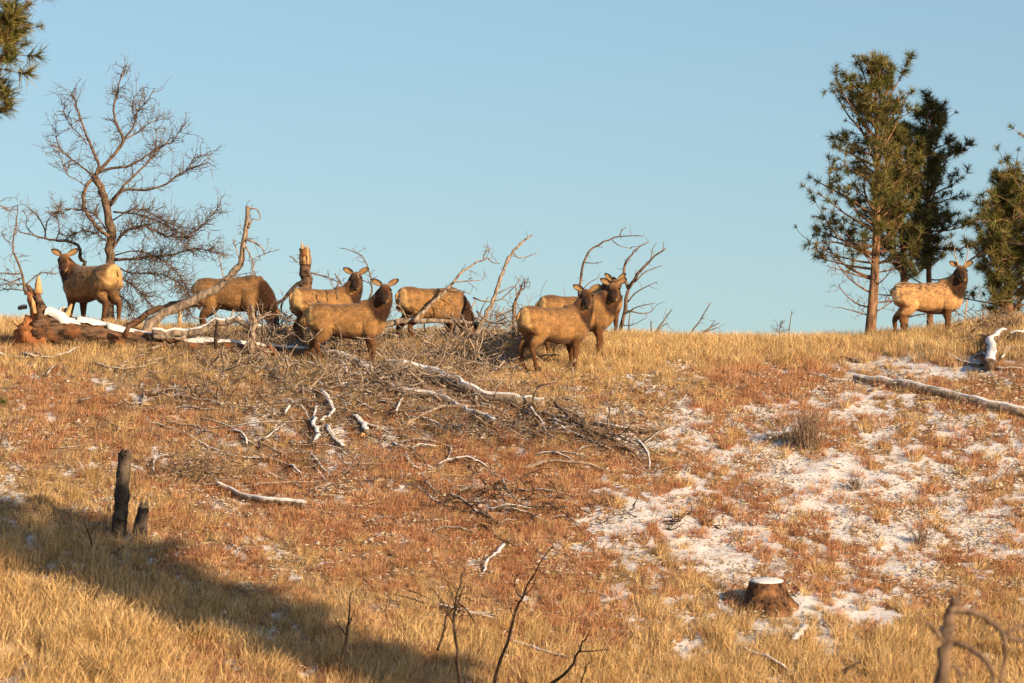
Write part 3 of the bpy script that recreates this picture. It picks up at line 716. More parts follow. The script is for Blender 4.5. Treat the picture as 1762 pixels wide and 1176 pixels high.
wood('dead_sapling', 'dark crooked sapling arching over the head of the backward looking elk', 'dead tree', [
    D([(152, 500), (146, 458), (138, 442), (134, 424), (112, 415), (85, 413), (60, 406), (35, 400)], (.055, .012), (103, 102.5), tw=.6),
    D([(78, 412), (77, 395), (66, 375), (55, 362), (43, 354)], (.022, .008), (103, 102.7)), D([(96, 413), (102, 398), (98, 378), (84, 367)], (.018, .007), (103, 102.7)),
    D([(60, 406), (45, 390), (46, 375), (38, 360)], (.015, .007), (102.7, 102.5)), D([(78, 398), (82, 380), (94, 368), (107, 352)], (.016, .007), (103, 102.7))], M_dead, 3, dict(per_m=8, L=.30, r=.009, depth=1, wob=1.1), tmat=M_twig)

# broken snag behind the elk, with split pale top
def splinter_top(root, p, r, mat, rng, n=6, h=.2):
    mb = MB()
    for i in range(n):
        a = 2 * np.pi * i / n + rng.uniform(-.3, .3); b0 = p + np.array([math.cos(a), math.sin(a), 0]) * r * .6
        hh = h * rng.uniform(.3, 1.1); t = b0 + np.array([rng.normal(0, .02), rng.normal(0, .02), hh])
        q = [b0 - np.array([0, 0, .12]), b0, b0 + (t - b0) * .6, t]; tube(mb, q, [r * .42, r * .42, r * .3, .006], 5, .2, rng)
    return mb
Ys = 101.0
r_ = wood('broken_snag', 'short broken snag with a splintered pale top, behind the raised head elk', 'snag', [
    D([(525, 602), (525, 560), (526, 520), (526, 480), (525, 448), (524, 428)], (.165, .115), (Ys, Ys), mat=M_log),
    D([(512, 452), (505, 446), (500, 440)], (.015, .006), (Ys, Ys)), D([(526, 482), (505, 495), (492, 512), (474, 525), (455, 548)], (.05, .03), (100.6, 99.5), mat=M_dark),
    D([(535, 470), (565, 478), (590, 490)], (.02, .008), (Ys, 101.5))], M_dead, 4, dict(per_m=4, L=.45, r=.010, depth=1, wob=1.2), sides=11)
rng = np.random.default_rng(44); pb = P(525, 447, Ys); splinter_top(r_, np.zeros(3), .14, M_pale, rng, 9, .42).build('splinter', M_pale, r_).location = Vector(pb) - r_.location
tag(r_.children[-1], 'bare pale splintered top', kind='stuff')

for nm_, lb, L, sd_, tw in (
    ('dead_sapling', 'slender dead stem bent over to the right above the rightmost elk pair', [
        D([(996, 600), (997, 540), (998, 500), (1000, 474), (1008, 445), (1022, 426), (1048, 413), (1076, 406), (1107, 407)], (.042, .010), (100.5, 100.2)),
        D([(1066, 408), (1070, 397), (1078, 391)], (.013, .007), (100.3, 100.3)), D([(1054, 414), (1066, 423), (1086, 428)], (.013, .007), (100.3, 100.5)),
        D([(1006, 452), (1020, 453), (1037, 451)], (.014, .007), (100.4, 100.4)), D([(1003, 500), (1012, 488), (1030, 478)], (.014, .007), (100.4, 100.4))], 5, .8),
    ('dead_sapling', 'forked dead sapling standing on the crest just right of the elk', [
        D([(1063, 592), (1072, 548), (1080, 500), (1075, 478), (1074, 462), (1082, 445), (1096, 428), (1118, 416)], (.055, .009), (100.2, 100.2)),
        D([(1081, 497), (1098, 472), (1112, 455), (1128, 440), (1146, 427)], (.045, .012), (100.2, 99.9)), D([(1092, 486), (1112, 467), (1140, 457)], (.018, .007), (100, 100.3)),
        D([(1080, 520), (1100, 500), (1132, 485)], (.02, .007), (100.2, 100)), D([(1076, 540), (1098, 528), (1128, 522)], (.02, .007), (100.2, 100)),
        D([(1078, 535), (1105, 540), (1118, 538), (1130, 525)], (.018, .007), (100.2, 100.6)), D([(1073, 560), (1088, 560), (1110, 548)], (.015, .006), (100.2, 100)),
        D([(1082, 575), (1083, 545), (1090, 530)], (.018, .008), (100, 100)), D([(1120, 445), (1122, 430), (1130, 418)], (.012, .006), (100, 100)), D([(1138, 434), (1142, 425), (1141, 417)], (.012, .006), (100, 100))], 6, .8),
    ('dead_sapling', 'short dead stem leaning right in the crest grass beyond the forked sapling', [D([(1116, 592), (1130, 570), (1142, 552), (1157, 532)], (.03, .009), (100, 100)), D([(1120, 590), (1121, 570), (1120, 553)], (.018, .012), (100, 100)), D([(1132, 572), (1142, 560), (1150, 557)], (.016, .008), (100, 100))], 7, 1.2),
    ('dead_sapling', 'leaning bare stick on the crest, the longer of a crossed pair at open sky', [D([(1178, 590), (1195, 565), (1208, 546), (1223, 521)], (.024, .009), (100, 100)), D([(1206, 549), (1215, 549)], (.01, .005), (100, 100))], 8, .4),
    ('dead_sapling', 'low bare stick lying slanted on the crest, shorter of a crossed pair', [D([(1190, 590), (1208, 575), (1226, 562), (1238, 557)], (.024, .009), (99.5, 99.5)), D([(1216, 570), (1224, 560), (1231, 553)], (.014, .006), (99.5, 99.5)), D([(1214, 572), (1232, 565), (1238, 565)], (.014, .006), (99.5, 99.5))], 9, .4),
    ('weed_stalk', 'single upright bare stem on the crest between the sticks and the pine', [D([(1354, 592), (1358, 565), (1363, 534)], (.016, .007), (99.6, 99.6))], 10, .4),
    ('weed_stalk', 'small withered weed on the crest left of the single upright stem', [D([(1341, 592), (1342, 572), (1343, 556)], (.012, .006), (99.6, 99.6)), D([(1342, 575), (1336, 565)], (.009, .005), (99.6, 99.6))], 11, 6),
    ('weed_stalk', 'orange broken sapling stub between the leaning limb and the grazing elk', [D([(307, 575), (309, 550), (311, 534)], (.06, .028), (100.6, 100.6), mat=M_pale)], 12, 0),
    ('weed_stalk', 'ochre weed stalk standing in front of the spike bull chest', [D([(1657, 582), (1660, 550), (1664, 516)], (.020, .014), (98.3, 98.3), mat=M_pale)], 13, 0)):
    wood(nm_, lb, 'dead sapling' if 'sapling' in nm_ else 'weed', L, M_dead, sd_, dict(per_m=4 * tw, L=.22, r=.008, depth=0 if tw < 5 else 1, wob=1.0) if tw else None)

# ================================================================== the big fallen tree, left
rng = np.random.default_rng(20)
base = hit(60, 608)
def LP(px, py, dy=0): return P(px, py, float(np.interp(px, LX, LY)) + dy)
LX = np.array([0, 60, 235, 400, 560, 620, 690]); LY = np.array([95.3, 95.2, 94.9, 94.6, 94.3, 93.6, 91.2])
log = tag(empty('fallen_tree', base), 'thick rotting fallen trunk with torn up base and snow along its top', 'fallen tree')
def rel(mb, name, mat, **k): return mb.build(name, mat, log, origin=base, **k)
lp = np.array([LP(x, y) for x, y in ((62, 566), (100, 571), (140, 576), (185, 583), (235, 592), (300, 598), (380, 601), (460, 608), (540, 614), (590, 620), (640, 644), (690, 682))])
lp = resample(lp, 5); lr = np.interp(np.linspace(0, 1, len(lp)), [0, .18, .33, .55, .8, 1], [.35, .33, .26, .17, .13, .06])
mb = MB(); 
T_, A_, B_ = frames(lp); th = np.arange(26) * 2 * np.pi / 26; V = []
for i in range(len(lp)):                                    # furrowed, rotting surface
    fr = vnoise(th * 3.0 + 50, np.full(26, i * .22), 3) - .5; fr2 = vnoise(th * 6.5 + 20, np.full(26, i * .45), 8) - .5
    rr = lr[i] * (1 + .36 * fr + .30 * fr2 + .16 * (rng.random(26) - .5))
    V.append(lp[i] + rr[:, None] * (np.cos(th)[:, None] * A_[i] + np.sin(th)[:, None] * B_[i]))
V = np.concatenate(V); Fc = [(i * 26 + k, i * 26 + (k + 1) % 26, (i + 1) * 26 + (k + 1) % 26, (i + 1) * 26 + k) for i in range(len(lp) - 1) for k in range(26)]
mb.add(V, Fc + [tuple(range(26))[::-1]]); rel(mb, 'trunk', M_log)
c = snow_cap(lp[9:56], lr[9:56] * 1.06, log, rng, R(36), .035, .30); c.data.transform(Matrix.Translation(-Vector(base)))
# torn base: lumpy red rot with standing shards
mb = MB(); c0 = LP(60, 582)
n_ = 30; vs = []
for i in range(19):
    a = -np.pi / 2 + np.pi * i / 18
    for j in range(n_):
        b_ = 2 * np.pi * j / n_; q = np.array([math.cos(a) * math.cos(b_), math.cos(a) * math.sin(b_), math.sin(a)])
        f_ = 1 + 1.1 * (fbm(np.array([q[0] * 2.2 + q[1] + 4]), np.array([q[2] * 2.2 + q[1] * 1.4]), 77, 3)[0] - .5) + .34 * (rng.random() - .5)
        vs.append(c0 + q * np.array([.46, .34, .44]) * f_)
mb.add(vs, [(i * n_ + j, i * n_ + (j + 1) % n_, (i + 1) * n_ + (j + 1) % n_, (i + 1) * n_ + j) for i in range(18) for j in range(n_)])
rel(mb, 'root_mass', M_rot)
def shard(pts, r, mat, sides=6):
    mb = MB(); p = resample([P(q[0], q[1], q[2] - 98.2 + float(np.interp(q[0], LX, LY))) for q in pts], 2); tube(mb, p, np.interp(np.linspace(0, 1, len(p)), np.linspace(0, 1, len(r)), r), sides, .22, rng); rel(mb, 'shard', mat)
shard([(72, 566, 98.2), (62, 540, 98.2), (54, 515, 98.2), (46, 501, 98.2)], [.20, .15, .10, .015], M_rot)
shard([(76, 560, 98.1), (70, 530, 98.1), (65, 505, 98.1)], [.19, .14, .05], M_log)
shard([(60, 540, 98.0), (57, 522, 98.0), (53, 508, 98.0)], [.05, .055, .01], M_pale)
shard([(64, 506, 98.3), (66, 490, 98.3), (66, 476, 98.3)], [.11, .08, .035], M_pale)
shard([(57, 510, 98.3), (50, 496, 98.3), (44, 489, 98.3)], [.09, .06, .02], M_log)
shard([(46, 528, 98.4), (38, 529, 98.4), (31, 531, 98.4)], [.06, .055, .04], M_snowy)
shard([(34, 562, 98.0), (27, 557, 98.0), (22, 552, 98.0)], [.06, .05, .03], M_pale)
shard([(108, 550, 98.5), (116, 540, 98.6), (123, 524, 98.7)], [.09, .07, .03], M_pale)
shard([(95, 548, 98.5), (104, 537, 98.7), (112, 530, 98.8)], [.10, .09, .05], M_snowy)
shard([(214, 580, 97.7), (221, 563, 97.6), (219, 556, 97.6)], [.07, .055, .03], M_log)
shard([(372, 600, 97.2), (371, 580, 97.2), (374, 552, 97.2)], [.045, .04, .02], M_dark)
shard([(470, 612, 96.8), (466, 598, 96.8), (455, 590, 96.7)], [.04, .035, .015], M_log)
mb = MB(); q = resample([LP(*a) for a in ((78, 546, -.1), (96, 552, -.1), (112, 564, -.1), (138, 568, -.05))], 3)
c = snow_cap(q, np.full(len(q), .17), log, rng, R(75), .06, 0.); c.data.transform(Matrix.Translation(-Vector(base)))
mb = MB(); twigs(mb, lp[30:], 90, .5, .010, 1, rng, .35, 1.2); tag(rel(mb, 'twig', M_twig), kind='stuff')

# ------------------------------------------------------------------ limbs standing out of and lying across the deadfall
Wd = lambda *a, **k: wood(*a, **k)
wood('leaning_limb', 'long bare limb slanting up in front of the grazing elk, broken blunt at its tip', 'dead limb', [
    D([(243, 585), (258, 556), (300, 534), (345, 511), (378, 492), (396, 476), (411, 454), (419, 425), (424, 390), (426, 355)], (.115, .045), (95.0, 94.6), tw=.5),
    D([(428, 359), (440, 360), (447, 368), (446, 378), (434, 377)], (.018, .010), (94.6, 94.6), tw=0), D([(427, 392), (431, 385), (434, 377)], (.04, .012), (94.6, 94.6), tw=0),
    D([(424, 412), (440, 418), (452, 430), (456, 440)], (.024, .009), (94.6, 94.6), tw=1.6), D([(423, 425), (433, 445), (437, 462), (430, 474)], (.02, .009), (94.6, 94.3), tw=1.5),
    D([(412, 448), (405, 425), (400, 412)], (.014, .007), (94.6, 94.6)), D([(385, 480), (380, 455), (376, 437), (390, 442)], (.014, .007), (94.6, 94.6)), D([(396, 476), (415, 472), (440, 468)], (.012, .006), (94.6, 94.3))],
    M_grey, 21, dict(per_m=6, L=.34, r=.009, depth=1, wob=1.3), sides=9)
wood('fallen_limb', 'reddish limb slanting up behind the long leaning limb', 'dead limb', [D([(205, 572), (240, 549), (285, 527), (318, 522), (345, 530)], (.085, .05), (96.4, 96.0))], M_log, 22, dict(per_m=6, L=.5, r=.010, depth=1, wob=1.3))
wood('fallen_limb', 'arched limb with a snow line, lying on the big trunk below the grazing elk', 'dead limb', [
    D([(262, 573), (300, 574), (338, 571), (366, 562), (386, 554), (406, 553), (430, 562), (446, 566)], (.085, .055), (94.6, 94.3)), D([(264, 580), (290, 582), (320, 580)], (.05, .03), (94.5, 94.5))], M_grey, 23, dict(per_m=3, L=.4, r=.010, depth=1, wob=1.2), cap=(0,), sides=9)
wood('dead_limb', 'thick upright stub of grey limb at the front legs of the grazing elk', 'dead limb', [D([(430, 606), (434, 580), (438, 552), (432, 525)], (.085, .03), (94.2, 94.2)), D([(434, 572), (446, 546), (441, 520)], (.025, .012), (94.2, 94.2)), D([(436, 560), (452, 545), (470, 541), (490, 543)], (.022, .01), (94.2, 95.3))], M_grey, 24, dict(per_m=11, L=.4, r=.009, depth=1, wob=1.2))
wood('dead_limb', 'forked upright twiggy limb in front of the flank of the broadside cow', 'dead limb', [
    D([(545, 622), (541, 600), (535, 578), (529, 558), (522, 538), (512, 520)], (.036, .014), (95.6, 95.6)), D([(532, 570), (537, 556), (548, 546), (562, 542)], (.032, .01), (95.6, 95.4)),
    D([(531, 570), (520, 560), (500, 552), (480, 548)], (.02, .009), (95.6, 95.5)), D([(526, 550), (540, 535), (552, 518), (557, 540)], (.013, .007), (95.6, 95.4)), D([(538, 585), (570, 580), (605, 560), (628, 540)], (.013, .007), (95.6, 95.2))], M_grey, 25, dict(per_m=6, L=.35, r=.009, depth=1, wob=1.1))
wood('dead_limb', 'thin curved twig rising behind the head of the raised head elk', 'dead limb', [D([(628, 540), (636, 515), (640, 495), (636, 470), (627, 448), (612, 434), (585, 427)], (.026, .008), (100.4, 100.4)), D([(588, 490), (580, 477), (576, 471)], (.02, .012), (100.4, 100.4))], M_dead, 26, dict(per_m=6, L=.24, r=.008, depth=1, wob=1.1))
wood('arched_limb', 'long arched grey limb rising from the logs across the broadside cow and rightward', 'dead limb', [
    D([(592, 616), (608, 598), (628, 578), (648, 564), (680, 555), (710, 551), (745, 553), (785, 553), (822, 556)], (.10, .035), (95.6, 96.2), tw=.6),
    D([(712, 554), (730, 535), (752, 515), (775, 490), (798, 467), (822, 451), (846, 444)], (.05, .012), (95.8, 96.4), tw=.6), D([(778, 486), (802, 484), (830, 482)], (.018, .008), (96, 96.2)),
    D([(832, 448), (834, 436), (843, 427)], (.014, .007), (96.4, 96.4)), D([(840, 446), (848, 452), (860, 454)], (.014, .007), (96.4, 96.4)), D([(748, 530), (770, 545), (800, 552)], (.014, .008), (96, 96)), D([(770, 498), (790, 502), (812, 505)], (.014, .007), (96, 96)),
    D([(660, 570), (640, 585), (625, 592), (612, 604)], (.05, .03), (95.2, 95.2)), D([(700, 552), (690, 530), (672, 520)], (.016, .008), (95.6, 95.6))], M_grey, 27, dict(per_m=5, L=.34, r=.009, depth=1, wob=1.1), sides=9)
wood('dead_limb', 'straight pale pole leaning right, highest of the limbs between the two grazing groups', 'dead limb', [
    D([(797, 622), (812, 590), (828, 558), (845, 525), (855, 500), (862, 478), (872, 452), (884, 432), (898, 418), (915, 405)], (.062, .018), (95.8, 96.4), tw=.3), D([(884, 436), (892, 444), (908, 441), (928, 435)], (.016, .007), (96.3, 96.5), tw=.3),
    D([(858, 505), (870, 498), (886, 492)], (.016, .007), (96, 96)), D([(880, 445), (868, 460), (869, 467)], (.012, .006), (96, 96), tw=0), D([(850, 518), (866, 515), (876, 522)], (.014, .008), (96, 96))], M_grey, 28, dict(per_m=4, L=.2, r=.008, depth=0))
wood('dead_limb', 'upright dark stub with forked top left of the right hand cow', 'dead limb', [D([(884, 580), (884, 545), (887, 520), (894, 500), (898, 490)], (.045, .018), (97, 97)), D([(892, 505), (902, 496), (904, 486)], (.02, .01), (97, 97)), D([(888, 530), (870, 540), (850, 548)], (.02, .01), (97, 97))], M_dead, 29, dict(per_m=12, L=.35, r=.009, depth=1, wob=1.2))
wood('dead_limb', 'tangle of slanting thin branches in front of the right hand cow legs', 'dead limb', [
    D([(872, 612), (890, 592), (912, 573), (940, 560), (968, 550), (985, 545)], (.034, .009), (94.8, 94.3)), D([(868, 622), (900, 596), (930, 572), (962, 548)], (.026, .009), (94.8, 94.3)),
    D([(800, 640), (835, 625), (870, 618), (905, 615), (940, 611), (965, 612)], (.04, .010), (94.6, 94.2)), D([(838, 650), (880, 640), (920, 626), (950, 612)], (.022, .008), (94.4, 94.2)),
    D([(820, 655), (860, 630), (900, 600), (935, 590)], (.022, .008), (94.6, 94.4))], M_grey, 30, dict(per_m=9, L=.40, r=.009, depth=1, wob=1.0))
wood('dead_limb', 'grey limb curving up rightward from the twin logs below the grazing cow', 'dead limb', [D([(655, 655), (685, 646), (712, 640), (735, 626), (752, 616), (775, 590), (800, 570), (815, 562)], (.085, .012), (94.9, 95.2)), D([(735, 625), (750, 605), (765, 575)], (.02, .008), (95, 95.2)), D([(672, 652), (678, 628), (684, 600), (686, 570)], (.02, .008), (94.9, 95.0))], M_grey, 31, dict(per_m=9, L=.42, r=.009, depth=1, wob=1.1, up=.3), sides=9)
wood('dead_limb', 'thin fan of grey branches spreading right over the straw grass', 'dead limb', [
    D([(828, 683), (855, 672), (885, 662), (920, 659), (960, 659), (1000, 664), (1045, 673)], (.030, .008), (93.6, 93.4)), D([(950, 660), (985, 668), (1010, 677), (1040, 686), (1072, 690)], (.022, .007), (93.4, 93.2)),
    D([(1005, 676), (1014, 690), (1019, 708)], (.012, .006), (93.2, 93.0)), D([(985, 662), (1010, 657), (1035, 664)], (.012, .006), (93.4, 93.4))], M_dead, 32, dict(per_m=5, L=.28, r=.008, depth=1, wob=.9, spread=.5, along=1))

# ------------------------------------------------------------------ logs and branches on the slope (snow lies along their tops)
def G(pts, r, lift=None, **k): return dict(pts=pts, r=r, lift=r[0] * .8 if lift is None else lift, **k)
FL = [
 ('fallen_log', 'snow capped log running down right from the deadfall, thickest on the slope', [G([(668, 646), (705, 650), (748, 658), (785, 676), (815, 690), (850, 699), (895, 705), (937, 708)], (.14, .085), .16), G([(822, 688), (818, 700), (824, 708)], (.05, .03), .1), G([(800, 684), (812, 676), (822, 666)], (.018, .008), .25)], M_grey, (0,), 2),
 ('fallen_log', 'second snow capped log, parallel below the thickest one', [G([(690, 684), (730, 690), (765, 698), (790, 712), (815, 722), (852, 738)], (.07, .06), .09), G([(755, 705), (735, 712), (722, 722)], (.022, .01)), G([(805, 728), (790, 742), (760, 750)], (.018, .008))], M_grey, (0,), 3),
 ('fallen_branch', 'snow white bent branch in front of the torn log base at the left', [G([(38, 618), (60, 622), (85, 624), (110, 618), (135, 606), (156, 594)], (.045, .03), .1), G([(62, 612), (80, 616)], (.04, .02), .05)], M_snowy, (), 0),
 ('fallen_branch', 'straight snow covered stick at the left edge below the torn log base', [G([(-12, 613), (20, 618), (50, 622)], (.045, .035), .06)], M_snowy, (), 0),
 ('fallen_branch', 'snow lined branch with an elbow and a yellow broken end on the left slope', [G([(300, 664), (303, 678), (312, 687), (345, 692), (372, 694), (398, 699)], (.03, .038)), G([(396, 699), (405, 699)], (.04, .034), mat=M_cut)], M_snowy, (), 0),
 ('fallen_branch', 'straight branch below the grey weeds, upper of two level ones', [G([(418, 688), (455, 684), (492, 683), (525, 676), (552, 674)], (.03, .05))], M_half, (), 1),
 ('fallen_branch', 'straight branch below the grey weeds, lower of two level ones', [G([(436, 702), (470, 697), (500, 694)], (.03, .034))], M_snowy, (), 1),
 ('fallen_branch', 'crooked snow covered branch curving down like a bracket at mid slope', [G([(553, 684), (565, 700), (573, 714), (568, 727), (556, 733), (552, 738)], (.055, .05), .12), G([(550, 664), (556, 672)], (.05, .04))], M_snowy, (), 0),
 ('fallen_branch', 'short snow covered stub bent like an S beside the bracket shaped branch', [G([(539, 734), (541, 748), (546, 762), (540, 776)], (.062, .055), .14)], M_snowy, (), 0),
 ('fallen_branch', 'snow covered branch sloping down right below the bracket shaped one', [G([(562, 742), (570, 754), (580, 768), (592, 779)], (.06, .045), .08)], M_snowy, (), 0),
 ('fallen_branch', 'small snow covered stub left of the S shaped stub', [G([(498, 707), (494, 715), (490, 722)], (.045, .03), .08)], M_snowy, (), 0),
 ('cut_log', 'short snowy log piece whose sawn end shows yellow', [G([(607, 728), (618, 734), (627, 744), (630, 756)], (.06, .07), .11)], M_snowy, (), 0),
 ('fallen_branch', 'long forking snow lined branch across the left middle of the slope', [G([(250, 728), (285, 738), (325, 752), (350, 768), (385, 782), (425, 791), (465, 790), (495, 783), (522, 783), (555, 793), (575, 801)], (.025, .042)), G([(455, 791), (480, 797), (505, 807), (530, 808), (548, 803)], (.03, .022)), G([(352, 768), (345, 752), (330, 740)], (.015, .008))], M_snowy, (), .5),
 ('fallen_branch', 'thin branch parallel below the long forking one', [G([(286, 762), (312, 766), (335, 772), (356, 778)], (.026, .018))], M_half, (), 1),
 ('fallen_branch', 'short snowy branch slanting up right above the long forking one', [G([(452, 766), (468, 756), (480, 746), (490, 740)], (.028, .024), .1)], M_snowy, (), 0),
 ('fallen_branch', 'thick snow topped branch curving at the lower left, beside the brush heap', [G([(372, 842), (398, 854), (420, 864), (455, 871), (490, 874), (526, 877)], (.035, .07), .09), G([(462, 868), (472, 861), (476, 858)], (.03, .012), .1, mat=M_dark)], M_half, (0,), 0),
 ('fallen_branch', 'thin straight snowy branch above the thick curved one', [G([(450, 812), (475, 823), (498, 833), (520, 842)], (.03, .022)), G([(520, 845), (550, 843), (582, 844)], (.02, .016))], M_snowy, (), 0),
 ('fallen_branch', 'snowy branch descending to a fan of sticks left of centre', [G([(542, 808), (552, 820), (565, 834), (590, 842), (612, 845)], (.03, .04)), G([(560, 824), (590, 827), (622, 830), (658, 830)], (.022, .02)), G([(618, 812), (620, 830), (632, 850), (655, 868)], (.018, .012)), G([(575, 838), (600, 832), (618, 842)], (.03, .025))], M_half, (), .6),
 ('fallen_branch', 'level snowy branch with a stem dropping from its middle, at centre slope', [G([(676, 773), (690, 778), (705, 779), (725, 776), (752, 778)], (.04, .035), .1), G([(698, 780), (700, 792), (710, 803), (720, 812)], (.035, .028)), G([(725, 818), (735, 828), (743, 841)], (.028, .02))], M_snowy, (), 0),
 ('fallen_branch', 'snowy stick left of the centre branch with a dropped stem', [G([(628, 778), (645, 783), (668, 787)], (.02, .016)), G([(648, 800), (665, 804), (690, 807)], (.03, .022)), G([(615, 816), (632, 806), (652, 796)], (.02, .012), mat=M_dark)], M_half, (), 1),
 ('fallen_branch', 'small snowy forked stick right of the centre branch', [G([(733, 804), (748, 809), (760, 812)], (.028, .03)), G([(770, 828), (778, 838), (800, 850)], (.022, .012)), G([(720, 838), (735, 850), (745, 862), (768, 872)], (.02, .03))], M_snowy, (), .6),
 ('fallen_branch', 'curved twig with a knobbed end in the grass right of centre', [G([(786, 800), (800, 800), (812, 808), (825, 818)], (.025, .014), .05), G([(832, 814), (850, 820), (862, 826), (868, 836)], (.022, .012))], M_dead, (), 1),
 ('fallen_branch', 'dark hooked stick pointing up at the left end of the lower brush heap', [G([(767, 874), (785, 864), (800, 854), (812, 848)], (.035, .016), .1)], M_dark, (), 2),
 ('fallen_branch', 'dark winding twig descending below the lower brush heap', [G([(810, 888), (822, 887), (830, 896), (831, 908), (840, 920), (858, 932), (878, 942), (896, 950)], (.026, .014), .06)], M_dark, (), 2),
 ('fallen_branch', 'snow covered root like branch bending left at the lower centre', [G([(866, 946), (858, 958), (850, 966), (838, 973), (836, 986), (832, 996)], (.055, .025), .07), G([(838, 973), (815, 975), (790, 978)], (.02, .012))], M_snowy, (), .5),
 ('fallen_branch', 'pair of thin level sticks below the root like branch', [G([(772, 998), (810, 998), (850, 1000)], (.014, .012)), G([(790, 1006), (825, 1006), (857, 1005)], (.016, .016))], M_half, (), 0),
 ('fallen_branch', 'dark broken stick lying level right of the lower brush heap', [G([(916, 897), (930, 888), (955, 888), (985, 888)], (.022, .012), .05), G([(888, 911), (908, 905), (928, 902)], (.018, .014), .05), G([(935, 883), (962, 880)], (.014, .01), .05)], M_dark, (), 3),
 ('fallen_branch', 'long pale branches crossing behind the bare foreground saplings', [G([(752, 1048), (785, 1058), (820, 1068), (850, 1074)], (.034, .026), .08), G([(790, 1062), (830, 1066), (872, 1072)], (.024, .02), .1), G([(735, 1062), (768, 1063)], (.026, .02)), G([(818, 1080), (840, 1092), (862, 1098), (870, 1088)], (.034, .026))], M_snowy, (), .5),
 ('fallen_branch', 'snow covered branch pointing down right below the foreground saplings', [G([(876, 1110), (905, 1120), (940, 1132), (977, 1142)], (.04, .028), .08), G([(926, 1140), (955, 1150)], (.02, .014))], M_snowy, (), 0),
 ('fallen_log', 'long straight snow topped log crossing the right side of the slope', [G([(1470, 660), (1500, 663), (1535, 668), (1580, 678), (1640, 692), (1700, 706), (1775, 722)], (.055, .105), .10), G([(1392, 646), (1415, 652), (1440, 659), (1475, 660)], (.026, .034)), G([(1500, 676), (1520, 668), (1530, 665)], (.04, .03))], M_grey, (0, 1), .6),
 ('fallen_branch', 'short thin branches at the left end of the long right hand log', [G([(1290, 645), (1312, 649), (1335, 653)], (.022, .02)), G([(1350, 646), (1378, 652)], (.02, .018))], M_half, (), 1),
 ('fallen_branch', 'dark level branch under the crest left of the spike bull', [G([(1356, 612), (1385, 612), (1405, 614), (1440, 621), (1480, 626)], (.03, .045), .06)], M_half, (), .6),
 ('fallen_log', 'smooth snow white upturned log end at the right, below the bull', [G([(1703, 644), (1706, 625), (1705, 606), (1716, 594), (1730, 586)], (.135, .075), .20), G([(1704, 630), (1696, 622), (1690, 620)], (.05, .03), .14), G([(1703, 600), (1690, 594), (1672, 597), (1660, 602)], (.03, .015), .2, mat=M_dead), G([(1630, 612), (1648, 624), (1670, 632), (1690, 634)], (.03, .04), .06), G([(1693, 617), (1680, 620), (1672, 624)], (.02, .01), .1)], M_snowy, (), .6),
 ('fallen_log', 'snow white log entering at the right edge, level with the bull hooves', [G([(1737, 592), (1750, 590), (1775, 585)], (.10, .085), .16)], M_snowy, (), 0),
 ('fallen_branch', 'hooked pale branch at the right edge beside the upturned log end', [G([(1724, 626), (1732, 613), (1742, 607), (1775, 603)], (.035, .03), .10), G([(1738, 610), (1742, 618), (1775, 612)], (.02, .02), .05)], M_snowy, (), 0),
 ('fallen_branch', 'straight pale stick lying at the foot of the upturned log end', [G([(1712, 640), (1740, 641), (1775, 640)], (.04, .04), .06)], M_snowy, (), 0),
 ('fallen_branch', 'thin white stick lying in the grass at the bull hind hooves', [G([(1545, 583), (1562, 578), (1580, 580), (1600, 584)], (.024, .014), .18)], M_snowy, (), 0),
 ('fallen_branch', 'pale branch with a blunt upper end at the lower right in tall grass', [G([(1280, 1130), (1300, 1138), (1330, 1150), (1355, 1168)], (.045, .03), .14), G([(1310, 1144), (1330, 1150), (1350, 1156)], (.02, .014), .1)], M_snowy, (), .4),
 ('cut_log', 'short snow topped log end poking out of tall grass below the stump', [G([(1368, 1124), (1376, 1110), (1384, 1097)], (.085, .085), .16)], M_snowy, (), 0),
 ('fallen_branch', 'dark curved twig at the bottom edge in the tall grass', [G([(1452, 1180), (1468, 1166), (1482, 1161)], (.03, .016), .2)], M_dark, (), 1),
 ('fallen_log', 'slender log with broken twigs running level right of the snow capped logs', [G([(908, 715), (945, 722), (985, 732), (1030, 739), (1075, 745), (1120, 748), (1150, 741)], (.05, .05), .08), G([(1075, 735), (1110, 724), (1160, 722)], (.014, .008), .05), G([(1100, 718), (1125, 728), (1155, 728)], (.018, .01), .06)], M_half, (), 2),
 ('fallen_branch', 'dark slanting branch crossing down right over the slender level log', [G([(955, 708), (972, 724), (990, 740), (1010, 752), (1040, 764), (1062, 776), (1085, 790), (1106, 810)], (.045, .018), .16), G([(1055, 776), (1075, 782), (1092, 798)], (.022, .012), .1), G([(1010, 752), (1030, 758), (1048, 770)], (.016, .01), .1)], M_dead, (), 3),
 ('fallen_branch', 'claw like forked root with dark prongs left of the slanting branch', [G([(912, 720), (920, 732), (930, 742), (940, 762)], (.04, .018), .22), G([(921, 736), (912, 748), (900, 758)], (.02, .012), .12, mat=M_dark), G([(924, 740), (921, 756), (919, 766)], (.02, .012), .12, mat=M_dark), G([(880, 706), (900, 717), (915, 722), (932, 726)], (.03, .02), .1)], M_half, (), 1),
 ('fallen_branch', 'slanting snowy stick at the right tip of the slender level log', [G([(1106, 772), (1125, 757), (1145, 742), (1172, 726)], (.026, .016), .06)], M_half, (), 1),
 ('fallen_branch', 'curved twig running down right from the second snow capped log', [G([(845, 742), (858, 752), (865, 763), (880, 766), (905, 772), (915, 780)], (.022, .010), .08), G([(865, 763), (862, 772), (859, 782)], (.016, .01), .06)], M_dead, (), 1.5),
 ('fallen_branch', 'upright twisted snowy branch stub in the middle of the slope', [G([(682, 734), (684, 722), (692, 706), (695, 702)], (.03, .035), .22), G([(692, 722), (702, 720), (712, 714)], (.018, .008), .2), G([(684, 736), (692, 738), (698, 741)], (.022, .014), .1)], M_half, (), .8),
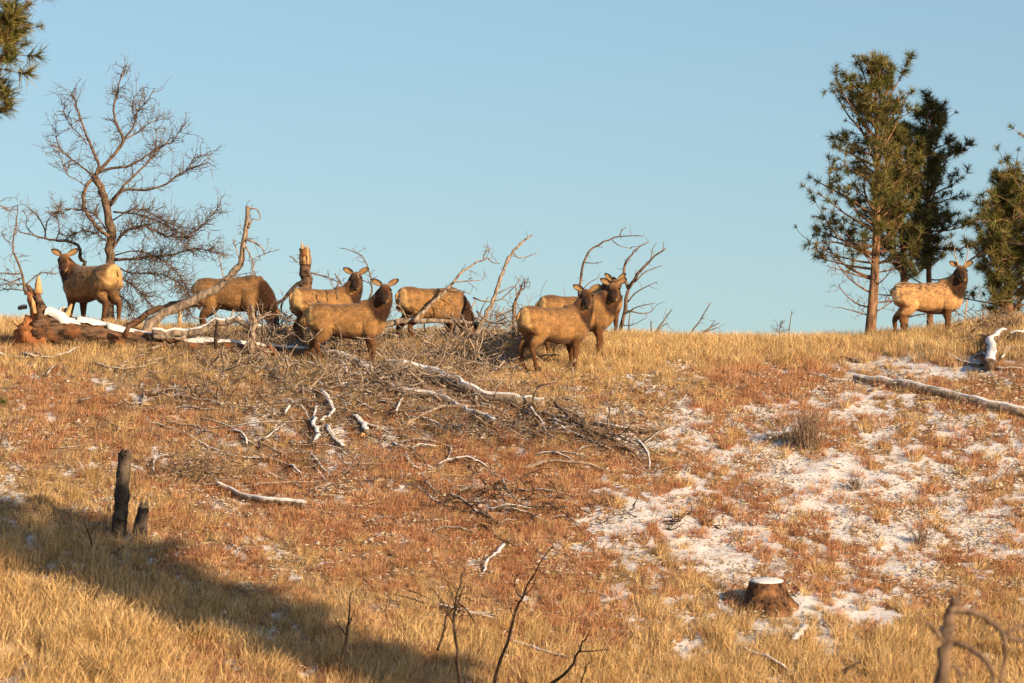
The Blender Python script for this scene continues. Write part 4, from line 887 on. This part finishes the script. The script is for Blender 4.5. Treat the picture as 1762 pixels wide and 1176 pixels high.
 ('fallen_branch', 'thin dark stick on the left slope above the burnt snag', [G([(150, 722), (170, 727), (188, 734), (205, 745)], (.02, .014), .07)], M_dead, (), 1),
 ('fallen_branch', 'bow shaped snowy twig among the grey weeds under the fallen trunk', [G([(565, 630), (585, 634), (595, 645), (597, 655)], (.03, .035), .15), G([(578, 668), (588, 669), (598, 667)], (.03, .03), .08)], M_snowy, (), .5),
 ('fallen_branch', 'forked pale stick under the fallen trunk, left of the bow shaped twig', [G([(425, 622), (445, 630), (462, 638), (490, 639)], (.024, .018), .12), G([(440, 644), (455, 640), (466, 638)], (.014, .02), .1)], M_half, (), 1),
 ('fallen_branch', 'curved limbs draped under the fallen trunk to the ground at its middle', [G([(262, 618), (290, 606), (315, 596), (345, 591), (372, 594)], (.035, .05), .22), G([(240, 612), (270, 602), (292, 594)], (.03, .03), .2), G([(250, 633), (300, 622), (335, 612)], (.03, .02), .12)], M_grey, (), 2),
 ('fallen_branch', 'old weathered sticks strewn below the fallen trunk at left', [G([(160, 634), (200, 643), (235, 641), (275, 632)], (.03, .022), .1), G([(205, 637), (240, 622), (262, 616)], (.026, .02), .1), G([(80, 655), (92, 640), (110, 634)], (.03, .02), .1)], M_half, (), 4),
 ('fallen_branch', 'curved twigs in the red grass under the second snow capped log', [G([(600, 690), (620, 700), (640, 712), (655, 716)], (.02, .016), .08), G([(640, 694), (665, 690), (690, 690)], (.03, .02), .08, mat=M_dark)], M_half, (), 1),
]
for i, (nm, lb, L, mt, cap, tw) in enumerate(FL):
    wood(nm, lb, 'log' if 'log' in nm else 'branch', L, mt, 100 + i, dict(per_m=2.2 * tw, L=.26, r=.008, depth=1, wob=1.0, up=.3) if tw else None, cap=cap, sides=9 if L[0]['r'][0] > .05 else 6,
         tmat=M_dark if mt is M_dark else M_twig)
def cut_end(px, py, r, lb):
    h = hit(px, py); h[2] += r * 1.3; d = nrm(np.array([.35, -1, .15])); mb = MB(); p = np.array([h - d * .18, h - d * .02, h]); tube(mb, p, [r * 1.05, r * 1.05, r], 12, .05, np.random.default_rng(px))
    o = tag(empty('cut_log', h), lb, 'log'); mb.build('bark', M_stump, o, origin=h); mb = MB(); tube(mb, np.array([h, h + d * .006]), [r * .82, r * .8], 12); mb.build('cut_face', M_cut, o, origin=h)
cut_end(642, 741, .055, 'small round sawn log end showing a yellow face, right of another')
cut_end(625, 757, .06, 'round sawn log end with dark bark ring, lower of the two')

# brush heaps: piles of twigs nobody could count
def heap(cx, cy, w_, n, L, seed, lb, dr=0, mat=M_dark, flat=.35, fat=1.0):
    rng = np.random.default_rng(seed); o0 = hit(cx, cy); mb = MB()
    for i in range(n):
        q = hit(cx + rng.normal(0, w_ * .42), cy + rng.normal(0, w_ * .10)); q[2] += rng.uniform(.02, .22)
        d = np.array([1.0, rng.normal(0, .5), -.35 * dr + rng.normal(0, flat)]) * rng.choice([1, -1])
        g = grow(q - d * L * .4, d, L * rng.uniform(.4, 1.2), 6, rng, 1.3, .0); g[:, 2] = np.maximum(g[:, 2], ground(g[:, 0], g[:, 1]) + .01)
        tube(mb, g, np.linspace(.011, .004, len(g)) * rng.uniform(.5, 1.5) * fat, 5)
        if rng.random() < .5: twigs(mb, g, 2, L * .35, .005, 0, rng, .3, 1.2)
    o = mb.build('brush_heap', mat, None, origin=o0); tag(o, lb, 'brush heap', kind='stuff')
heap(345, 825, 90, 110, .8, 201, 'flat heap of fine twigs at the lower left, above the thick curved branch', .8, M_twig)
heap(845, 870, 150, 75, .6, 202, 'dark low heap of burnt twigs at the lower centre of the slope', .2)
heap(1010, 886, 110, 26, .4, 203, 'scatter of dark twigs right of the burnt twig heap', 0)
heap(800, 745, 110, 90, .7, 204, 'snowy tangle of twigs under the second snow capped log', .6, M_half)
heap(880, 590, 150, 260, 1.1, 205, 'dense tangle of grey branches between the grazing cow and the right hand cow', -.5, M_grey, .8)
heap(500, 600, 120, 190, .9, 206, 'tangle of grey twigs around the upright stub by the broadside cow', -.3, M_grey, .9)
heap(330, 612, 150, 130, .7, 207, 'twigs matted under the middle of the fallen trunk', .1, M_twig, .6)
heap(770, 690, 150, 110, .8, 208, 'grey twigs sprawled around the two snow capped logs', .4, M_grey, .6)
heap(1030, 770, 110, 90, .7, 209, 'twigs strewn under the dark slanting branch', .6, M_dead)
heap(1180, 905, 60, 16, .45, 210, 'small dark twig scatter between snow patches', .2)
heap(1690, 575, 90, 110, .7, 211, 'dry twigs piled on the mound behind the upturned log end', -.1, M_twig, .8)
heap(790, 1050, 130, 22, .5, 212, 'dark fallen twigs behind the foreground saplings', .3)
heap(650, 655, 220, 200, .7, 213, 'grey litter of twigs below the crest deadfall', .3, M_grey, .5)
heap(600, 630, 150, 170, .9, 214, 'tangle of bare branches hiding the legs of the broadside cow', .1, M_grey, 1.0)
heap(730, 632, 130, 200, .9, 215, 'tangle of bare branches under the arched limb', .1, M_grey, 1.0)
heap(520, 600, 80, 150, .9, 220, 'dense knot of dead branches at the rump of the broadside cow', .1, M_grey, 1.1)
heap(440, 618, 150, 160, .7, 216, 'curved twigs bristling along the fallen trunk', .1, M_grey, .9)
heap(560, 720, 260, 150, .6, 217, 'fine grey sticks strewn over the upper middle slope', .4, M_half, .35)
heap(600, 810, 260, 130, .6, 218, 'fine pale sticks strewn over the left middle slope', .4, M_half, .35)
heap(900, 745, 180, 120, .6, 219, 'fine dark sticks strewn around the claw like root', .4, M_dead, .4)
heap(430, 640, 130, 70, 1.0, 221, 'bleached branches heaped under the fallen trunk at left', .3, M_grey, .6, 1.9)
heap(570, 672, 120, 50, 1.0, 222, 'bleached branches heaped below the broadside cow', .4, M_grey, .6, 2.0)
heap(700, 668, 120, 80, 1.0, 223, 'bleached branches heaped over the thickest capped log', .4, M_grey, .6, 1.9)
heap(830, 640, 120, 80, 1.1, 224, 'bleached branches heaped left of the right hand cow', .0, M_grey, .9, 1.8)
heap(930, 728, 120, 50, .9, 225, 'bleached branches heaped by the claw like root', .5, M_half, .5, 1.8)
heap(330, 700, 140, 50, .8, 226, 'bleached sticks scattered by the branch with the yellow end', .4, M_half, .4, 1.6)
heap(620, 610, 100, 60, 1.2, 227, 'bare limbs leaning across the belly of the broadside cow', .0, M_grey, 1.3, 1.6)
heap(790, 600, 90, 60, 1.2, 228, 'bare limbs leaning across the second grazing cow', .0, M_grey, 1.3, 1.6)
heap(430, 596, 100, 50, 1.0, 229, 'bare limbs leaning by the first grazing cow', .0, M_grey, 1.2, 1.5)
# branches strewn singly over the slope; nothing tells most of them apart
rng = np.random.default_rng(500); zones = [(500, 700, 240, 60), (560, 800, 260, 60), (850, 720, 180, 45), (1020, 760, 110, 45), (640, 640, 260, 25), (850, 880, 150, 40)]
ZN = ['among grey weeds', 'by the long forking branch', 'by the second capped log', 'by the dark slanting branch', 'below the deadfall', 'by the burnt twigs']
TN = {}
for i in range(170):
    zx, zy, sx, sy = zones[i % 6]; q = hit(zx + rng.normal(0, sx * .6), zy + rng.normal(0, sy * .6)); th_ = rng.normal(-.55, .6); L = rng.uniform(.5, 1.9); r0 = rng.choice([.013, .018, .024, .032, .042])
    t_ = np.linspace(-.5, .5, 8); cv = rng.normal(0, .35); xx = q[0] + L * (t_ * math.cos(th_) - cv * (t_ ** 2) * math.sin(th_)); yy = q[1] + L * (t_ * math.sin(th_) + cv * (t_ ** 2) * math.cos(th_))
    pth = np.stack([xx, yy, ground(xx, yy) + r0 * .9 + rng.uniform(.02, .14) * (1 - (t_ * 2) ** 2) + rng.normal(0, .012, 8)], 1); pth = resample(pth, 2)
    mt = [M_half, M_half, M_grey, M_dead, M_snowy][rng.integers(5)]; mb = MB(); tube(mb, pth, np.linspace(r0, r0 * .5, len(pth)), 5, .15, rng)
    up_ = pth[-1] - pth[0] if pth[-1][0] > pth[0][0] else pth[0] - pth[-1]; sl = to_px(*pth[-1])[1] - to_px(*pth[0])[1]; sl = sl if pth[-1][0] > pth[0][0] else -sl
    lb = ' '.join([('stubby', 'short', 'long')[int(L > .9) + int(L > 1.4)], {'frosted_wood': 'frosted', 'weathered_wood': 'grey', 'dead_bark': 'brown', 'snowy_wood': 'whitened'}[mt.name], 'stick', 'tilting down right' if sl > 10 else 'tilting down left' if sl < -4 else 'lying level', ('left of' if q[0] < P(zx, zy, q[1])[0] - .8 else 'right of' if q[0] > P(zx, zy, q[1])[0] + .8 else 'at') + ' the middle', ZN[i % 6]])
    if lb in TN: continue
    TN[lb] = 1
    o = tag(mb.build('strewn_branch', mt, None, origin=tuple(pth[0])), lb, 'branch', 'thin branches strewn on the slope')
    mb = MB(); twigs(mb, pth, max(1, int(L * 3)), .3, .007, 1, rng, .3, 1.0); tag(mb.build('twig', M_twig, o, origin=tuple(pth[0])), kind='stuff')
# ================================================================== pines
def tuft_template(seed, n=48):
    rng = np.random.default_rng(seed); v = []
    for i in range(n):
        d = nrm(np.array([rng.normal(0, .6), rng.normal(0, .6), rng.uniform(-.1, 1.0)])); s = nrm(np.cross(d, rng.normal(0, 1, 3))) * .85; L = rng.uniform(.7, 1.1)
        b = np.array([0, 0, rng.uniform(-.35, .25)]); v += [b - s * .042, b + s * .042, b + d * L + np.array([0, 0, -.06])]
    return np.array(v)
TUFTS = [tuft_template(i) for i in range(5)]
def pine(label, x, y, H, radius, nb, seed, tuft=.19, lean=(0, 0), r0=.11, bare=(), extra=(), asym=(1, 1), lo=.28, tone=1.0, dens=1.0, group='pines'):
    """radius: list of (fraction of height, reach)"""
    rng = np.random.default_rng(seed); z0 = float(ground(x, y)) - .1; base = np.array([x, y, z0])
    root = tag(empty('pine_tree', base), label, 'pine tree', group)
    tp = np.array([[lean[0] * t + .06 * math.sin(5 * t + seed), lean[1] * t + .05 * math.cos(4 * t + seed), H * t] for t in np.linspace(0, 1, 14)])
    tr = np.interp(np.linspace(0, 1, 14), [0, .05, .3, .7, 1], [r0 * 1.25, r0, r0 * .8, r0 * .42, .012])
    mb = MB(); tube(mb, tp, tr, 10, .10, rng); mb.build('trunk', M_pinebark, root)
    RF, RR = zip(*radius); tufts = []
    def branch(h, az, L, needles=True, elev=None, r=None, droop=0.):
        k = h * 13; i = min(int(k), 12); p = tp[i] * (1 - (k - i)) + tp[i + 1] * (k - i)
        e = rng.uniform(.0, .45) + .5 * h if elev is None else elev
        d = np.array([math.cos(az) * math.cos(e), math.sin(az) * math.cos(e), math.sin(e)])
        g = grow(p, d, L, 7, rng, .45, .45 + droop); rr = r or (.012 + .016 * L)
        b = MB(); tube(b, g, np.linspace(rr, .008, len(g)), 5)
        if needles:
            for j in range(int((2 + 3.2 * L) * dens)):
                t = rng.uniform(.25, 1) * 7; i2 = min(int(t), 6); q = g[i2] + (g[i2 + 1] - g[i2]) * (t - i2)
                T = nrm(g[i2 + 1] - g[i2]); dd = T * .7 + rng.normal(0, .6, 3) + np.array([0, 0, .45])
                sg = grow(q, dd, L * rng.uniform(.12, .38) + .08, 4, rng, .5, .5); tube(b, sg, np.linspace(.010, .006, len(sg)), 3, cap=False)
                tufts.append((sg[-1], nrm(sg[-1] - sg[-2]))); 
                if rng.random() < .55 * dens: tufts.append((sg[2] + rng.normal(0, .03, 3), nrm(nrm(sg[2] - sg[1]) + rng.normal(0, .4, 3))))
            tufts.append((g[-1], nrm(g[-1] - g[-2]))); tufts.append((g[-2], nrm(g[-1] - g[-2] + rng.normal(0, .1, 3))))
        else:
            twigs(b, g, int(6 * L) + 2, .35, .007, 1, rng, .1, 1.0)
        b.build('branch', M_pinebark, root)
    for i in range(nb):
        h = lo + (.985 - lo) * ((i + rng.random()) / nb) ** .92; az = i * 2.4 + rng.normal(0, .4)
        k = asym[0] if math.cos(az) < 0 else asym[1]; k = 1 + (k - 1) * abs(math.cos(az))
        branch(h, az, max(.12, np.interp(h, RF, RR) * k * rng.choice([.5, .75, .95, 1.05, 1.2]) * rng.uniform(.9, 1.1)))
    for h, az, L in bare: branch(h, az, L, False, rng.uniform(-.1, .35), .010 + .012 * L, -.2)
    for e in extra: branch(e[0], e[1], e[2], e[3] if len(e) > 3 else True, e[4] if len(e) > 4 else .1, e[5] if len(e) > 5 else None, e[6] if len(e) > 6 else 0)
    for t in (.97, .985, 1.0): tufts.append((np.array([tp[-1][0], tp[-1][1], H * t]), np.array([0, 0, 1.])))
    V = []; Cc = []
    for p, d in tufts:
        T = TUFTS[rng.integers(5)]; a = nrm(np.cross(d, rng.normal(0, 1, 3))); b = np.cross(d, a); Lh = tuft * rng.choice([.6, .85, 1.0, 1.2, 1.35])
        V.append(p + (T[:, :1] * a + T[:, 1:2] * b + T[:, 2:] * d) * Lh)
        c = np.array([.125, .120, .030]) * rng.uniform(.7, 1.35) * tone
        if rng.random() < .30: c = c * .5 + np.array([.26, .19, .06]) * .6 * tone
        cc = np.tile(c, (len(T), 1)) * np.repeat(rng.uniform(.75, 1.3, len(T) // 3), 3)[:, None]
        if rng.random() < .08: cc[:9] = (.30, .13, .045)
        Cc.append(cc)
    V = np.concatenate(V); me = bpy.data.meshes.new('crown'); me.from_pydata(V.tolist(), [], np.arange(len(V)).reshape(-1, 3).tolist())
    set_col(me, np.concatenate(Cc)); me.materials.append(M_needle); o = bpy.data.objects.new('crown', me); C.objects.link(o); o.parent = root
    tag(o, kind='stuff')
    return root
PI = math.pi
pine('tall sunlit pine with a bare lower trunk, left of the spike bull', 8.15, 100.6, 6.3, [(.2, .9), (.3, 1.25), (.45, 1.35), (.6, 1.2), (.75, 1.15), (.86, 1.0), (.94, .65), (1, .2)], 80, 301, tuft=.19, dens=.9, asym=(1.12, .85), r0=.125, lean=(.2, 0), lo=.29,
     bare=[(.30, PI * 1.02, 1.5), (.24, PI * .95, 1.2), (.19, PI * 1.05, 1.35), (.14, PI * .9, 1.0), (.27, .2, .9), (.16, .1, 1.0), (.22, -.8, .8), (.11, PI, .8), (.29, -2.2, .9), (.33, 2.6, 1.3), (.12, -.1, .7)],
     extra=[(.25, PI * 1.0, 1.55), (.28, PI * .85, 1.4), (.33, PI * .98, 1.5), (.36, PI * 1.1, 1.4), (.31, -2.2, 1.1), (.34, .1, 1.0), (.3, -.6, .9)])
pine('dark shaded pine just behind the tall sunlit pine', 9.12, 103.6, 5.2, [(.25, .8), (.5, .9), (.8, .8), (1, .3)], 62, 302, r0=.11, lo=.30, tone=.8, dens=1.3, bare=[(.2, .2, 1.1), (.25, 2.8, .9), (.15, -.5, .9)])  # lower tone darkens the needles of both rear pines, shade put into colour
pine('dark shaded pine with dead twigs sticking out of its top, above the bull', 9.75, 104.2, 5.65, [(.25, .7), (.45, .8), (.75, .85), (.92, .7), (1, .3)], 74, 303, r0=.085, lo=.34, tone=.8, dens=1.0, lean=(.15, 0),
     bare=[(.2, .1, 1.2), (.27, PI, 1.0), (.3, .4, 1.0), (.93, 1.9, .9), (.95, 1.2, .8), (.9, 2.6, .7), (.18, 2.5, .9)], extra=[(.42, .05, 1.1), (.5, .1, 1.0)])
pine('bushy low pine at the right edge, branched to the ground behind the bull', 11.25, 100.3, 3.3, [(.05, .9), (.3, 1.2), (.55, 1.05), (.8, .7), (1, .25)], 88, 304, dens=1.25, r0=.10, lo=.04, tone=1.0, asym=(1.0, 1.1))
rp = pine('pine standing past the right edge, one dark limb reaching into view', 13.9, 99.9, 8.2, [(.22, 1.0), (.4, 1.35), (.7, 1.45), (.9, .9), (1, .3)], 90, 305, r0=.16, lo=.24, dens=1.7,
     extra=[(.385, PI * 1.0, 2.8, True, .0, .04, .0), (.37, PI * 1.02, 2.9, True, .0, .04, .0), (.395, PI * .98, 2.6, True, .0, .04, .0), (.25, PI * .97, 3.4, True, -.1, .075, -.5), (.19, PI * 1.05, 2.6, True, -.15, .05, -.4)])
pine('pine standing past the left edge, brushy needle tufts entering at the top corner', -9.45, 70.0, 16.0, [(.25, .8), (.5, .95), (.68, 1.0), (.8, 1.2), (1, .3)], 90, 306, tuft=.27, r0=.2, lo=.3, dens=2.0,
     extra=[(.745, .02, 1.75, True, .05, .03), (.76, .05, 1.7, True, .2, .03), (.705, .0, 1.6, True, .0, .03), (.695, .1, 1.45, True, .0, .03), (.715, .03, 1.7, True, .0, .03), (.735, -.05, 1.65, True, .05, .03), (.665, .0, 1.75, False, .35, .02), (.645, .05, 1.6, False, .1, .02)])
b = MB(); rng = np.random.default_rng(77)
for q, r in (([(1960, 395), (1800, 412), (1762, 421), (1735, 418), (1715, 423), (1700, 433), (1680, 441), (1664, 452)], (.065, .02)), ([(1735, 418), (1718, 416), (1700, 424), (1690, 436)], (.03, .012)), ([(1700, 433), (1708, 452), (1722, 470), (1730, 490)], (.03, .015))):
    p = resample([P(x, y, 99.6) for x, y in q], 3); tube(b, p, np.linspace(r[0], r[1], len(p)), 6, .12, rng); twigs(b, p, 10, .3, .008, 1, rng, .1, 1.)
b.build('branch', M_dark, rp, origin=tuple(rp.location))  # dark colour instead of pine bark: this limb's shade is painted in
SH = np.array([math.sin(SUN_AZ), -math.cos(SUN_AZ)])
gq = hit(380, 1062); tq = 31.0
pine('large pine beyond the lower right corner whose shadow falls across the slope', gq[0] + SH[0] * tq, gq[1] + SH[1] * tq, 21.5, [(.40, .6), (.5, .95), (.62, 1.25), (.75, 1.5), (.88, 1.35), (.95, 1.0), (1, .4)], 150, 307, tuft=.34, r0=.26, lo=.42, dens=2.0)

# ================================================================== stumps, snags, shrubs and the bare saplings in front
h = hit(1320, 1046); st = tag(empty('tree_stump', h), 'sawn stump with a flat snowy top and flared rough sides', 'stump')
rng = np.random.default_rng(60); mb = MB(); n = 40; th = np.arange(n) * 2 * np.pi / n; V = []
tilt = R(-9); Hs = .45; lev = np.linspace(0, 1, 12)
for l in lev:
    zz = max(0, (-.34 + .79 * l) / .45); r = .31 + .19 * (1 - zz) ** 1.5 + .05 * (1 - l)
    fl = 1 + (.10 * np.sin(th * 5 + .8) + .06 * np.sin(th * 8 + 2)) * (1 - l) ** 1.2 + .16 * (vnoise(th * 5 + 30, np.full(n, l * 2.), 4) - .5) + .22 * (vnoise(th * 11 + 9, np.full(n, l * 3.), 7) - .5) * (.4 + .6 * (1 - l)) + .05 * (rng.random(n) - .5)
    z = -.34 + (Hs + .34) * l + l * np.sin(th) * .33 * math.sin(-tilt) * 1
    V.append(np.stack([np.cos(th) * r * fl, np.sin(th) * r * fl, z], 1))
top = V[-1]; V.append(top * np.array([.86, .86, 1]) + np.array([0, 0, .008])); V = np.concatenate(V)
Fc = [(i * n + k, i * n + (k + 1) % n, (i + 1) * n + (k + 1) % n, (i + 1) * n + k) for i in range(12) for k in range(n)] + [tuple(range(12 * n, 13 * n))]
mb.add(V, Fc); mb.build('bark', M_stump, st)
mb = MB(); a = top * np.array([1.0, 1.0, 1]); vs = np.concatenate([a * np.array([.93, .93, 1]) + np.array([0, 0, -.01]), a * np.array([.92, .92, 1]) + np.array([0, 0, .026]), a * np.array([.80, .80, 1]) + np.array([0, 0, .042]), [a.mean(0) + np.array([0, 0, .048])]])
mb.add(vs, [(i * n + k, i * n + (k + 1) % n, (i + 1) * n + (k + 1) % n, (i + 1) * n + k) for i in range(2) for k in range(n)] + [(2 * n + k, 2 * n + (k + 1) % n, 3 * n) for k in range(n)]); mb.build('snow_cap', M_snow, st)

def snag(label, pts, Y, r, seed, pale):
    rng = np.random.default_rng(seed); p = resample([P(a, b, Y) for a, b in pts], 6); base = p[0]; o = tag(empty('burnt_snag', base), label, 'snag')
    mb = MB(); n = 16; T, A, B = frames(p); th = np.arange(n) * 2 * np.pi / n; V = []
    for i in range(len(p)):
        f = 1 + .28 * (vnoise(th * 2.2 + seed, np.full(n, i * .3), seed) - .5) + .25 * (vnoise(th * 5 + seed, np.full(n, i * .9), seed + 3) - .5)
        V.append(p[i] + (r[0] + (r[1] - r[0]) * i / (len(p) - 1)) * f[:, None] * (np.cos(th)[:, None] * A[i] + np.sin(th)[:, None] * B[i]))
    V = np.concatenate(V); mb.add(V, [(i * n + k, i * n + (k + 1) % n, (i + 1) * n + (k + 1) % n, (i + 1) * n + k) for i in range(len(p) - 1) for k in range(n)] + [tuple(range((len(p) - 1) * n, len(p) * n))])
    mb.build('trunk', M_char, o, origin=base)
    sp = splinter_top(o, p[-1] - base, r[1], None, rng, 7, .14 if pale else .08); tag(sp.build('splinter', M_pale if pale else M_char, o), kind='stuff')
    return o
snag('tall charred snag leaning slightly right, with a knobbed black top', [(203, 940), (206, 900), (209, 860), (212, 820), (214, 795), (215, 780)], 83.7, (.155, .115), 61, False)
snag('short charred snag with a pale broken top, beside the tall one', [(240, 945), (242, 915), (245, 888), (247, 874)], 83.4, (.14, .105), 62, True)

def bush(cx, cy, hgt, n, seed, lb, spread=.5, mat=M_shrub):
    rng = np.random.default_rng(seed); b0 = hit(cx, cy); mb = MB()
    for i in range(n):
        a = rng.uniform(0, 2 * PI); rr = rng.random() * spread * .4; p = b0 + np.array([math.cos(a) * rr, math.sin(a) * rr, -.03])
        d = np.array([math.cos(a) * rr * 1.2 + rng.normal(0, .22), math.sin(a) * rr + rng.normal(0, .2), 1.0]); g = grow(p, d, hgt * rng.uniform(.5, 1.1), 5, rng, .35)
        tube(mb, g, np.linspace(.008, .004, len(g)), 3, cap=False); twigs(mb, g, 4, hgt * .3, .005, 0, rng, .5, .5, .3, .5, 1)
    tag(mb.build('shrub', mat, None, origin=b0), lb, 'shrub')
bush(1385, 772, .82, 90, 71, 'brown leafless shrub of upright stems on the right slope', .75)
bush(1585, 940, .35, 40, 72, 'small grey shrub in the snow at right', .4)
bush(1470, 845, .30, 34, 73, 'tiny pale shrub in the middle of the snow patch', .3)
bush(1735, 575, .6, 60, 74, 'leafless brush on the mound at the right edge', .8)

FG = [
 ('bare_sapling', 'tallest dark bare sapling in the foreground, standing at lower centre', [D([(792, 1215), (790, 1176), (786, 1120), (782, 1060), (788, 1020), (797, 984)], (.040, .010)), D([(783, 1078), (770, 1055), (757, 1030), (742, 1012)], (.016, .007)), D([(784, 1052), (792, 1025), (800, 1004)], (.014, .007)), D([(783, 1130), (775, 1150), (770, 1165)], (.014, .008)), D([(783, 1060), (778, 1020), (770, 1005)], (.012, .007)), D([(800, 1176), (806, 1140), (810, 1110)], (.014, .008))], 74.0),
 ('bare_sapling', 'slender curved sapling with a looping fork right of the tallest one', [D([(850, 1185), (856, 1150), (872, 1108), (882, 1070), (890, 1045), (900, 1028)], (.032, .016)), D([(900, 1028), (906, 1010), (918, 990), (932, 965), (947, 945), (955, 940)], (.018, .007)), D([(899, 1030), (888, 1018), (886, 1000), (893, 988), (905, 988)], (.012, .006)), D([(900, 1026), (915, 1012), (922, 995)], (.010, .006)), D([(884, 1065), (876, 1040), (873, 1020)], (.010, .006))], 74.3),
 ('bare_sapling', 'small black bare sapling in the shadow band', [D([(582, 1165), (588, 1140), (596, 1095), (600, 1062), (604, 1020)], (.034, .008)), D([(596, 1094), (584, 1078), (575, 1062)], (.014, .006)), D([(586, 1136), (577, 1128), (570, 1130)], (.02, .012)), D([(600, 1075), (606, 1062), (608, 1050)], (.012, .006))], 76.8),
 ('bare_sapling', 'slanting bare sapling at the bottom edge right of the curved one', [D([(930, 1200), (950, 1176), (978, 1152), (995, 1120), (1003, 1105), (1014, 1092)], (.034, .010)), D([(996, 1122), (1025, 1120), (1050, 1118)], (.012, .006)), D([(1000, 1176), (1008, 1150), (1018, 1135)], (.014, .007))], 73.8),
 ('bare_sapling', 'thin stem with an orange split tip left of the tallest sapling', [D([(752, 1120), (762, 1090), (768, 1060), (772, 1040)], (.022, .010)), D([(772, 1045), (775, 1032), (777, 1020)], (.018, .010), mat=M_pale), D([(768, 1060), (790, 1040), (810, 1060), (818, 1075)], (.016, .008))], 75.2),
 ('bare_sapling', 'short hooked stick in the shade at the lower left', [D([(160, 945), (155, 925), (148, 908), (146, 900)], (.018, .008)), D([(190, 955), (205, 945), (215, 940)], (.03, .016))], 82.8),
]
for i, (nm, lb, L, Yf) in enumerate(FG):
    for l in L: l['Y'] = (Yf, Yf)
    wood(nm, lb, 'sapling', L, M_dark, 400 + i, dict(per_m=4, L=.22, r=.006, depth=0, wob=.6, up=.3), tmat=M_dark)
wood('foreground_snag', 'out of focus broken snag with curving branches in the lower right corner', 'snag', [
    D([(1600, 1640), (1606, 1400), (1612, 1230), (1618, 1160), (1628, 1110), (1634, 1075), (1640, 1048), (1644, 1030)], (.08, .045), (40, 40), tw=0),
    D([(1642, 1050), (1665, 1050), (1695, 1063), (1720, 1085), (1745, 1100), (1790, 1118)], (.04, .02), (40, 40.2)), D([(1630, 1108), (1615, 1092), (1604, 1080), (1596, 1072)], (.03, .016), (40, 39.8), tw=.3),
    D([(1636, 1108), (1662, 1112), (1690, 1130), (1706, 1160), (1712, 1210)], (.03, .02), (40, 39.8)), D([(1722, 1086), (1730, 1110), (1728, 1140), (1722, 1180)], (.024, .014), (40, 40)), D([(1730, 1092), (1750, 1080), (1790, 1070)], (.02, .014), (40, 40)),
    D([(1618, 1150), (1645, 1150), (1655, 1190)], (.02, .014), (40, 40)), D([(1668, 1052), (1668, 1100), (1664, 1180)], (.010, .006), (40, 40), tw=0)], M_dead, 450, dict(per_m=2.5, L=.22, r=.010, depth=0, wob=.8), sides=9)
wood('bare_sapling', 'blurred bare twigs of a sapling at the left edge above the shadow', 'sapling', [
    D([(-70, 1700), (-60, 1300), (-40, 1000), (-20, 850), (-5, 780), (8, 745), (14, 728)], (.05, .012), (62, 62), tw=0), D([(10, 735), (24, 724), (34, 722), (43, 712)], (.014, .007), (62, 62)), D([(14, 728), (18, 712), (22, 700)], (.012, .007), (62, 62)),
    D([(-8, 788), (10, 790), (25, 800), (46, 812)], (.014, .006), (62, 62)), D([(-10, 780), (15, 805), (30, 825)], (.010, .006), (62, 62)), D([(-30, 900), (0, 855), (30, 842), (60, 832)], (.012, .006), (62, 62)), D([(-30, 880), (-10, 690), (10, 668), (60, 672)], (.014, .006), (62, 62))], M_dead, 451, dict(per_m=2, L=.2, r=.006, depth=0, wob=.8))
